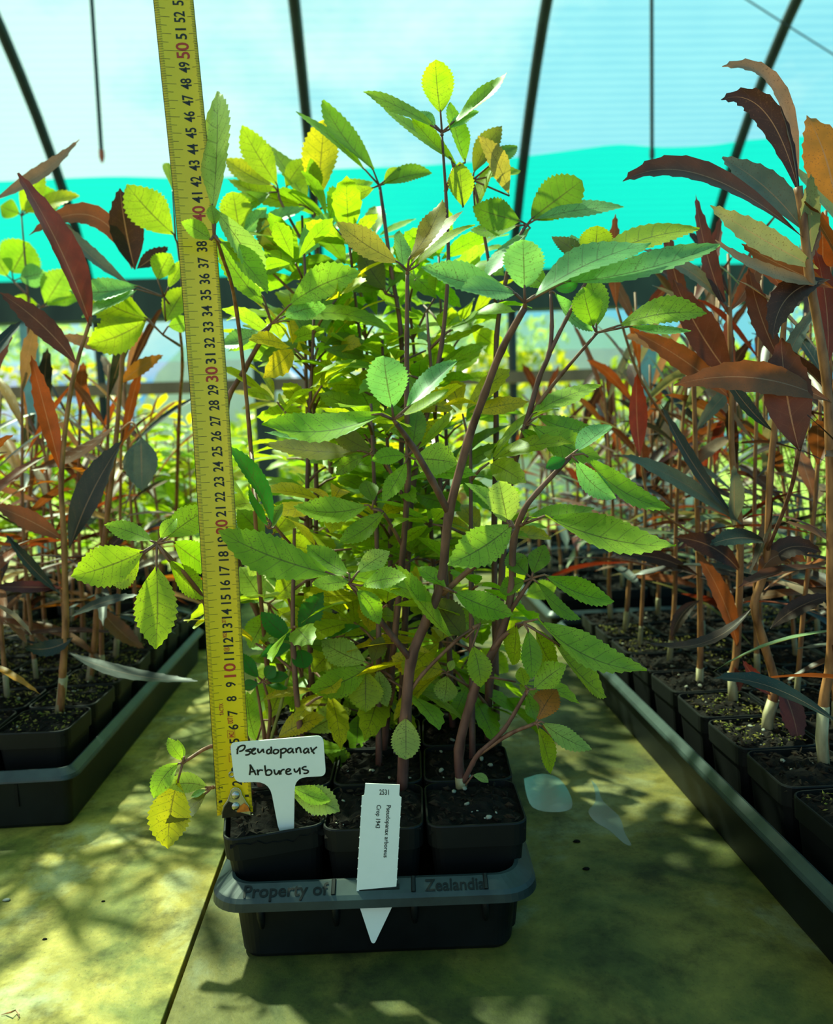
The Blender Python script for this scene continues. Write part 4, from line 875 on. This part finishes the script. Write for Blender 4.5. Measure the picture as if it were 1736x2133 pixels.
MB().tube(spline([at(243, 905, .88), at(275, 880, .875), at(294, 912, .87)], 5), .0012, 6).build('branch', 'stem_brown', p, smooth=True); HB(p, 245, 880, .88, 60, 980, 20, 'b2', .08, .0); HB(p, 250, 800, .875, 340, 740, 28, 'og', .05, .02)
for k, p in LP.items():
    if k in ((0, 0), (1, 0)): continue
    P = ORG[p]; b = np.array([P[0]+RNG.uniform(-.008, .008), P[1]+RNG.uniform(-.006, .012), .079])
    top = b+np.array([RNG.uniform(-.02, .04), RNG.uniform(-.03, .03), RNG.uniform(.27, .40)]); bronze_body(p, b, top, 18 if k[0] < 2 else 11, r0=RNG.uniform(.0026, .0038), pal=['b2', 'b1', 'b4', 'b3', 'b2', 'tn', 'og', 'sl'])
p = LP[(1, 2)]; MB().tube(spline([np.array([ORG[p][0], ORG[p][1], .079]), np.array([ORG[p][0]-.01, ORG[p][1], .32]), at(-20, 420, .87)], 5), .0020, 6).build('branch', 'stem_brown', p, smooth=True)
HB(p, -20, 420, .87, 166, 291, 22, 'tn', -.05, .0)
# green shoots rising left of the tape, from the far left tray
LG = 'green seedlings in the far left tray'
def green_body(p, b, h, n, nseg=8, size=(.05, .07), lean=.03, pal=('yg', 'g', 'lg', 'y', 'k', 'yg')):
    top = b+np.array([RNG.uniform(-lean, lean), RNG.uniform(-lean, lean), h]); mid = b+(top-b)*0.5+np.array([RNG.uniform(-.01, .01), 0, 0])
    pts = spline([b, mid, top], 6); stem_from(p, 'stem', [b, mid, top], .003, .0012, 'stem_brown', 6)
    for i in range(n):
        t = 0.22+0.78*(i+0.5)/n; q = pts[min(len(pts)-1, int(t*(len(pts)-1)))]
        gen_leaf(p, q, i*2.4+RNG.uniform(-.5, .5), RNG.uniform(0.1, 0.9), RNG.uniform(.02, .05), RNG.choice((3, 4, 5)), RNG.uniform(*size), CG[RNG.choice(pal)], nseg)
protos = []
def far_green(x, y, label, group, i):
    if len(protos) < 4:
        p = pot('potted_green_seedling', x, y, label, 'potted plant', group, stones=0, chips=False)
        green_body(p, np.array([x, y, .079]), RNG.uniform(.26, .36), 9); protos.append(p)
    else:
        p = copy_tree(protos[i % 4]); p.location = (x, y, .004); p.rotation_euler[2] = RNG.uniform(0, 6.28); k = RNG.uniform(.9, 1.1); p.scale = (k, k, k); tag(p, label, 'potted plant', group)
    return p
i = 0
for r in range(5):
    for c in range(5):
        i += 1; far_green(-0.345-c*0.088, 1.40+r*0.10, 'blurred green seedling, far left tray, %s row back, %s column from the aisle' % (ORD[r], ORD[c]), LG, i)
for r in range(4):
    for c in range(3):
        i += 1; far_green(-0.085+c*0.075, 1.08+r*0.078, 'green seedling, tray behind the central tray, %s row back, %s from the left' % (ORD[r], ORD[c]), 'green seedlings behind the central tray', i)
for r in range(2):
    for c in range(6):
        i += 1; q = far_green(0.09+c*0.095, 2.12+r*0.12, 'small blurred green seedling, farthest tray, %s row back, %s from the left' % (ORD[r], ORD[c]), 'small green seedlings at the back of the bench', i); q.scale = (.6, .6, .6)
bp = []
for r in range(5):
    for c in range(5):
        x, y = 0.335+c*0.08, 1.32+r*0.10; lb = 'blurred bronze seedling, far right tray, %s row back, %s column from the aisle' % (ORD[r], ORD[c])
        if len(bp) < 5:
            p = pot('potted_bronze_seedling', x, y, lb, 'potted plant', 'bronze seedlings in the far right tray', stones=0, chips=False)
            b = np.array([x, y, .079]); bronze_body(p, b, b+np.array([RNG.uniform(-.03, .03), RNG.uniform(-.03, .03), RNG.uniform(.30, .40)]), 11, nseg=8); bp.append(p)
        else:
            p = copy_tree(RNG.choice(bp)); p.location = (x, y, .004); p.rotation_euler[2] = RNG.uniform(0, 6.28); tag(p, lb, 'potted plant', 'bronze seedlings in the far right tray')
# the two green seedlings whose shoots show between tape and left bronze leaves
def left_green(x, y, label, stem, leaves):
    p = pot('potted_green_seedling', x, y, label, 'potted plant', None, stones=0)
    HSp = [np.array([x, y, .079])]+[at(*q) for q in stem]
    stem_from(p, 'stem', HSp, .003, .0013, 'stem_brown', 7)
    for pet, lf in leaves: hero_leaf(p, pet, lf)
left_green(-0.287-0.05, 1.29, 'green seedling left of the tape with leaves across the 33 to 36 marks', [(372, 900, 1.1), (380, 760, .95), (372, 660, .85)], [
    ([(372, 660, .85), (342, 618, .83)], [(288, 596, 144, 606, 44, 't', .05, .0), (285, 602, 170, 660, 26, 't', .03, -.01), (328, 582, 356, 528, 50, 'yg', .03, .0), (350, 600, 385, 540, 26, 'yg', .0, .0), (345, 670, 388, 600, 52, 'yg', .02, .02)]),
    ([(375, 720, .88), (339, 697, .84)], [(308, 664, 178, 600, 74, 'yg', .06, .01), (306, 666, 182, 718, 72, 'yg', .06, -.01), (350, 680, 400, 670, 34, 'lg', .0, .0)]),
    ([(385, 640, .86), (372, 520, .84), (366, 498, .83)], [(362, 488, 264, 384, 80, 'yg', .03, .0), (360, 400, 350, 340, 30, 'yg', .0, .03)])])
left_green(-0.60, 1.29, 'green seedling at the left edge with rounded leaves against the teal cloth', [(80, 900, 1.2), (60, 700, 1.1), (62, 620, 1.1)], [
    ([(62, 620, 1.1), (28, 585, 1.1)], [(25, 568, 60, 505, 80, 'g', .0, .0, 'round'), (15, 575, -20, 520, 50, 'lg', .0, .0), (40, 580, 95, 568, 46, 't', .0, .0)]),
    ([(66, 660, 1.1), (85, 640, 1.1)], [(80, 635, 20, 628, 34, 'yg', .0, .0), (95, 632, 140, 560, 60, 'lg', .0, .0), (95, 638, 180, 620, 30, 'g', .1, .0)]),
    ([(60, 640, 1.1), (45, 450, 1.1)], [(45, 440, 90, 355, 44, 'yg', .0, .0), (52, 445, 165, 408, 30, 'y', .05, .0), (40, 445, 0, 430, 40, 'g', .0, .0), (50, 440, 120, 400, 60, 'g', 0, .03)])])

# fine leaved shrub behind the right bronze seedlings
C0 = np.array([0.70, 1.22, 0.0])
o = empty('potted_fine_leaved_shrub', (C0[0], C0[1], .0005), 'wispy fine leaved green shrub behind the bronze seedlings at the right edge', 'potted plant')
pm = bpy.data.objects.new('pot', POT); COL.objects.link(pm); pm.parent = o
vs = []; fs = []
for i in range(26):
    a = RNG.uniform(0, 6.28); e = RNG.uniform(.9, 1.5); ln = RNG.uniform(.25, .52); d = np.array([math.cos(a)*math.cos(e), math.sin(a)*math.cos(e), math.sin(e)])
    s0 = C0+np.array([0, 0, .08]); pts = spline([s0, s0+d*ln*0.5+np.array([RNG.uniform(-.03, .03), 0, 0]), s0+d*ln+np.array([RNG.uniform(-.06, .06), RNG.uniform(-.05, .05), -.02])], 4)
    MB().tube(pts, [.0012]*len(pts), 4).build('twig', 'stem_brown', o)
    for k in range(110):
        q = pts[RNG.randrange(2, len(pts))]+np.array([RNG.gauss(0, .016) for _ in range(3)]); u = nz([RNG.gauss(0, 1) for _ in range(3)]); v = nz(np.cross(u, [RNG.gauss(0, 1) for _ in range(3)])); s = RNG.uniform(.004, .009)
        b = len(vs); vs += [q-u*s, q+v*s*.16, q+u*s, q-v*s*.16]; fs.append((b, b+1, b+2, b+3))
MB().add(vs, fs).build('fine_leaves', 'leaf_green', o, color=CG['k'])['kind'] = 'stuff'

# ------------------------------------------------------------------ tape measure
marks = [(490, 1690), (471, 1397), (454, 1098), (433, 780), (406, 445), (372, 105)]
tp = [at(x, y, 0.536-0.0016*i) for i, (x, y) in enumerate(marks)]
d_ = tp[-1]-tp[-2]; tp.append(tp[-1]+nz(d_)*0.1); tp = [tp[0]-nz(tp[1]-tp[0])*0.002]+tp
sp = spline(tp, 12); cum = [0.0]
for a, b in zip(sp[:-1], sp[1:]): cum.append(cum[-1]+np.linalg.norm(b-a))
cum = np.array(cum); SPA = np.array(sp); TW = 0.0243
# map the printed scale so that each ten falls where it stands
s_mark = []
for t in tp[1:]:
    s_mark.append(cum[int(np.argmin(np.linalg.norm(SPA-t, axis=1)))])
cm_k = np.arange(len(s_mark))*10.0
def tpos(cm, u, off=0.0):
    """point on the blade: cm along, u in 0..1 across (left to right), off = proud of the surface"""
    s = np.interp(cm, cm_k, s_mark) if cm >= 0 else s_mark[0]+cm*0.01
    P = np.array([np.interp(s, cum, SPA[:, i]) for i in range(3)])
    t = nz(np.array([np.interp(s+.004, cum, SPA[:, i]) for i in range(3)])-np.array([np.interp(s-.004, cum, SPA[:, i]) for i in range(3)]))
    v = nz(CP-np.array([P[0]-0.05, P[1], CAMZ])); nrm = nz(v-t*np.dot(v, t)); nrm = nz(nrm+0.18*np.cross(nrm, t)); side = np.cross(t, nrm)
    x = (u-0.5)*TW
    return P+side*x+nrm*(9.0*x*x-0.0007+off)
tape = empty('tape_measure', tpos(0, .5), 'yellow steel tape measure standing upright from the front left pot', 'tape measure')
vs = []; fs = []; NU = 10; cms = np.arange(-0.15, 59.01, 0.5)
for c in cms:
    for j in range(NU+1): vs.append(tpos(c, j/NU))
nl = len(vs)
for i in range(len(cms)-1):
    for j in range(NU): k = i*(NU+1)+j; fs.append((k, k+1, k+NU+2, k+NU+1))
bl = MB().add(vs, fs).build('blade', 'tape_yellow', tape, smooth=True)
sm = bl.modifiers.new('thickness', 'SOLIDIFY'); sm.thickness = 0.0002; sm.offset = -1 if False else 0
mb = MB()
def tick(cm, u0, u1, th):
    mb.add([tpos(cm-th, u0, .00018), tpos(cm-th, u1, .00018), tpos(cm+th, u1, .00018), tpos(cm+th, u0, .00018)], [(0, 1, 2, 3)])
for mmk in range(1, 585):
    cm = mmk/10
    if mmk % 100 == 0 and mmk > 0:
        for j in range(8): tick(cm, .005+j*.12375, .005+(j+1)*.12375, .010)
        continue
    l, r = (.36, .80) if mmk % 10 == 0 else ((.27, .885) if mmk % 5 == 0 else (.13, .905))
    tick(cm, .005, l*.5, .012); tick(cm, l*.5, l, .012); tick(cm, r, 0.995, .012)
for u0, u1 in ((.0, .012), (.988, 1.0)):
    for c in np.arange(0.3, 58.5, 1.0): mb.add([tpos(c, u0, .00016), tpos(c, u1, .00016), tpos(c+1, u1, .00016), tpos(c+1, u0, .00016)], [(0, 1, 2, 3)])
tk = mb.build('scale_ticks', 'print_black', tape); tk['kind'] = 'stuff'
def tape_text(name, s, cm0, len_cm, u0, u1, mt):
    """text reading upwards along the blade; glyph height runs from u1 (foot) to u0 (head)"""
    v, f = textmesh(s); w = v[:, 0].max(); lo, hi = 0.0, 0.72
    vs = [tpos(cm0+a[0]/w*len_cm, u1-(a[1]-lo)/(hi-lo)*(u1-u0), .00022) for a in v]
    MB().add(vs, f).build(name, mt, tape)
for c in range(2, 58):
    big = c % 10 == 0; ln = (.36 if c < 10 else .66) if not big else .98; 
    if c == 11: ln = .56
    tape_text('number', str(c), c-ln/2, ln, .46 if not big else .43, .735 if not big else .76, 'print_red' if big else 'print_black')
for s, c, ln, a, b in (('TACTIX', 6.9, .85, .25, .36), ('0071', 6.25, .52, .45, .60), ('M21', 5.32, .40, .46, .60), ('II', 11.42, .16, .50, .60), ('8025', 12.32, .36, .46, .57), ('20°C', 13.36, .36, .46, .57), ('CE', 4.35, .30, .46, .62)):
    tape_text('red_print', s, c, ln, a, b, 'print_red')
for s, c, a, b in (('2', 1.72, .08, .19), ('1', .75, .06, .16), ('2', 1.95, .80, .91), ('1', .95, .80, .91)): tape_text('small_number', s, c, .17, a, b, 'print_black')
mb = MB()
for (c0, c1, a, b) in ((5.26, 5.80, .43, .63), (3.55, 4.15, .43, .63)):
    q = [(c0, a), (c0, b), (c1, b), (c1, a), (c0, a)]
    mb.tube([tpos(x, y, .0003) for x, y in q], .00012, 4)
mb.tube([tpos(11.5+.17*math.sin(t), .55+.075*math.cos(t), .0003) for t in np.linspace(0, 6.28, 13)], .00012, 4)
mb.build('red_boxes', 'print_red', tape)
# end hook with two rivets
def hk(c, u, off): return tpos(c, u, off)
outl = [(-.28, .13), (.05, .13), (.55, .20), (.95, .33), (1.35, .40), (1.62, .44), (1.75, .52), (1.72, .62), (1.55, .69), (1.2, .72), (.8, .80), (.35, .90), (.02, .93), (-.28, .93)]
flat = lambda c, u, o: tpos(c, .5, o)+(tpos(c, u, 0)-tpos(c, .5, 0))-np.array([0, 0, 0])
mbh = MB(); top = [tpos(c, u, .0010) for c, u in outl]; n_ = nz(np.cross(top[4]-top[0], top[9]-top[0])); n_ = n_ if np.dot(n_, CP-top[0]) > 0 else -n_
top = [p_-n_*np.dot(p_-top[6], n_)+n_*0.0012 for p_ in top]
mbh.prism(top, -n_*0.0009); hook = mbh.build('end_hook', 'steel', tape)
edge = MB(); edge.tube(top[1:13], .00035, 6); edge.build('bright_edge', 'steel', hook, smooth=True)
def inpl(c, u, o): p_ = tpos(c, u, .001); return p_-n_*np.dot(p_-top[6], n_)+n_*o
MB().prism([inpl(c, u, .0002) for c, u in ((.02, .55), (.02, .92), (.38, .88), (.62, .78), (.40, .62), (.22, .58))], n_*.0002).build('orange_paint', 'hook_orange', hook)
MB().prism([inpl(c, u, .0002) for c, u in ((-.27, .14), (.05, .15), (.50, .22), (.85, .34), (.70, .46), (.35, .44), (.10, .52), (-.27, .92))], n_*.0002).build('dark_wear', 'hook_worn', hook)
for c, u in ((.45, .53), (1.22, .55)):
    cc = inpl(c, u, 0); a_ = nz(top[5]-top[1]); b_ = np.cross(n_, a_); rg = []
    for rr_, zz in ((.0029, .0), (.0028, .0006), (.0020, .0012), (.0009, .0015)): rg.append([cc+n_*zz+a_*rr_*math.cos(t)+b_*rr_*math.sin(t) for t in np.linspace(0, 2*math.pi, 15)[:-1]])
    MB().rings(rg, True, True).build('rivet', 'steel', hook, smooth=True)
cc = tpos(2.65, .47, .0002); a_ = nz(tpos(3, .47)-tpos(2.6, .47)); b_ = np.cross(n_, a_)
MB().tube([cc+a_*.0018*math.cos(t)+b_*.0018*math.sin(t) for t in np.linspace(0, 2*math.pi, 15)], .0007, 6).build('eyelet', 'steel', tape, smooth=True)

# ------------------------------------------------------------------ handwritten T label (outline and strokes measured on the label, 7.548 units per pixel of the photograph)
LBn = nz((0.03, -1.0, -0.12)); LB0 = at(580, 1580, 0.5245)
def lb(x, y, o=0.0): return onpl(470+x/7.548, 1500+y/7.548, LB0, LBn)+LBn*o
def rc(pts, n=5):
    """round each flagged corner of a polygon"""
    r = []
    for i, (x, y, q) in enumerate(pts):
        if not q: r.append((x, y)); continue
        a = np.array(pts[i-1][:2], float); b = np.array([x, y], float); c = np.array(pts[(i+1) % len(pts)][:2], float)
        p0 = b+nz(a-b)*q; p1 = b+nz(c-b)*q
        for k in range(n+1): t = k/n; w = (1-t)**2*p0+2*t*(1-t)*b+t*t*p1; r.append(tuple(w))
    return r
poly = rc([(70, 362, 90), (1535, 243, 110), (1580, 880, 100), (1090, 905, 190), (1078, 1620, 0), (1072, 1900, 0), (905, 1900, 0), (822, 1660, 0), (690, 965, 230), (142, 985, 130)])
label = empty('plant_label', lb(950, 1700), 'white T shaped plant label with black handwriting in the front left pot', 'plant label')
MB().prism([lb(x, y) for x, y in poly], -LBn*0.0009).build('plate', 'white_plastic', label)
ST = [[(205, 415), (190, 470), (186, 535)], [(178, 470), (215, 420), (262, 398), (302, 402), (300, 440), (262, 478), (215, 492)],
      [(408, 452), (345, 468), (318, 482), (370, 490), (388, 512), (360, 540), (310, 548)], [(398, 500), (450, 470), (470, 446), (440, 446), (412, 480), (418, 520), (450, 532), (480, 515)],
      [(508, 445), (512, 490), (530, 510), (560, 490), (584, 455)], [(590, 450), (596, 485), (606, 512)],
      [(700, 455), (660, 470), (648, 505), (670, 528), (705, 510), (722, 470), (716, 415)], [(712, 470), (714, 505), (728, 525)],
      [(800, 460), (765, 470), (752, 505), (780, 528), (820, 512), (835, 478), (800, 460)], [(868, 450), (872, 520), (868, 600)], [(868, 470), (910, 445), (950, 455), (945, 490), (905, 515), (872, 512)],
      [(1040, 440), (1000, 450), (975, 485), (1000, 512), (1040, 490), (1060, 445)], [(1052, 450), (1056, 490), (1075, 520)], [(1110, 438), (1112, 480), (1118, 515)], [(1112, 470), (1140, 435), (1172, 440), (1180, 480), (1192, 515)],
      [(1290, 440), (1250, 455), (1228, 490), (1250, 518), (1290, 490), (1306, 445)], [(1300, 455), (1302, 490), (1318, 520)], [(1338, 425), (1362, 480), (1398, 528)], [(1438, 420), (1395, 455), (1350, 500)],
      [(388, 695), (392, 770), (378, 862)], [(388, 700), (430, 770), (480, 862)], [(385, 815), (430, 808), (470, 795)], [(500, 775), (508, 820), (515, 865)], [(508, 820), (540, 785), (590, 790)],
      [(618, 710), (628, 790), (640, 866)], [(632, 810), (670, 780), (715, 790), (725, 830), (690, 862), (640, 862)], [(765, 775), (775, 830), (795, 852), (825, 830), (840, 790)], [(840, 785), (848, 820), (856, 858)],
      [(862, 790), (870, 855)], [(866, 815), (895, 780), (930, 775)], [(945, 815), (1000, 800), (1020, 775), (985, 765), (955, 790), (955, 835), (990, 852), (1040, 835)],
      [(1080, 760), (1088, 800), (1115, 815), (1150, 780), (1168, 745)], [(1168, 745), (1170, 800), (1172, 850)], [(1275, 730), (1230, 735), (1205, 760), (1240, 780), (1290, 790), (1300, 815), (1270, 835), (1225, 835)]]
hw = MB()
for s in ST:
    pp = spline([np.array([x, y, 0.]) for x, y in s], 4); hw.tube([lb(q[0], q[1], .00015) for q in pp], .00060, 8, flat=LBn)
hw.build('handwriting', 'ink', label)

# ------------------------------------------------------------------ printed tag through the tray rim (5.614 units per pixel of the photograph)
TGn = nz((0.0, -1.0, 0.02)); TG0 = at(790, 1870, 0.4995)
def tg(x, y, o=0.0): return onpl(720+x/5.614, 1600+y/5.614, TG0, TGn)+TGn*o
left = [(232, 178), (222, 300), (216, 318), (192, 326)]; right = [(655, 345), (634, 330), (630, 310), (636, 196)]
ll = []; rr2 = []
for k in range(1, 9):
    y = 326+k*122; xl = 192-(y-326)*0.0585; ll += [(xl+1, y-8), (xl-5, y), (xl+1, y+8)]
    xr = 655-(y-345)*0.0565; rr2 += [(xr-1, y-8), (xr+5, y), (xr-1, y+8)]
poly = left+ll+[(126, 1480), (158, 1600)]+[(296, 2020), (308, 2042), (326, 2049), (344, 2042), (356, 2020)]+[(556, 1600), (590, 1480)]+rr2[::-1]+right
ptag = empty('printed_plant_tag', tg(320, 1500), 'white pointed plastic tag with printed text pushed through the tray rim', 'plant tag')
MB().prism([tg(x, y) for x, y in poly], -TGn*0.0006).build('strip', 'white_plastic', ptag)
def tgtext(s, x0, y0, dx, ux, wd_, hh):
    """dx = unit reading direction, ux = unit up of glyph, in tag units"""
    v, f = textmesh(s); w = v[:, 0].max(); vs = []
    for a in v:
        q = a[0]/w*wd_; g = a[1]/0.72*hh; vs.append(tg(x0+dx[0]*q+ux[0]*g, y0+dx[1]*q+ux[1]*g, .00012))
    MB().add(vs, f).build('printed_text', 'print_black', ptag)
tgtext('2531', 396, 308, (1, .03), (.0, -1), 112, 62)
tgtext('Pseudopanax arboreus', 484, 433, (-.062, 1), (1, .03), 612, 50)
tgtext('Crop 1943', 366, 430, (-.05, 1), (1, .03), 272, 52)
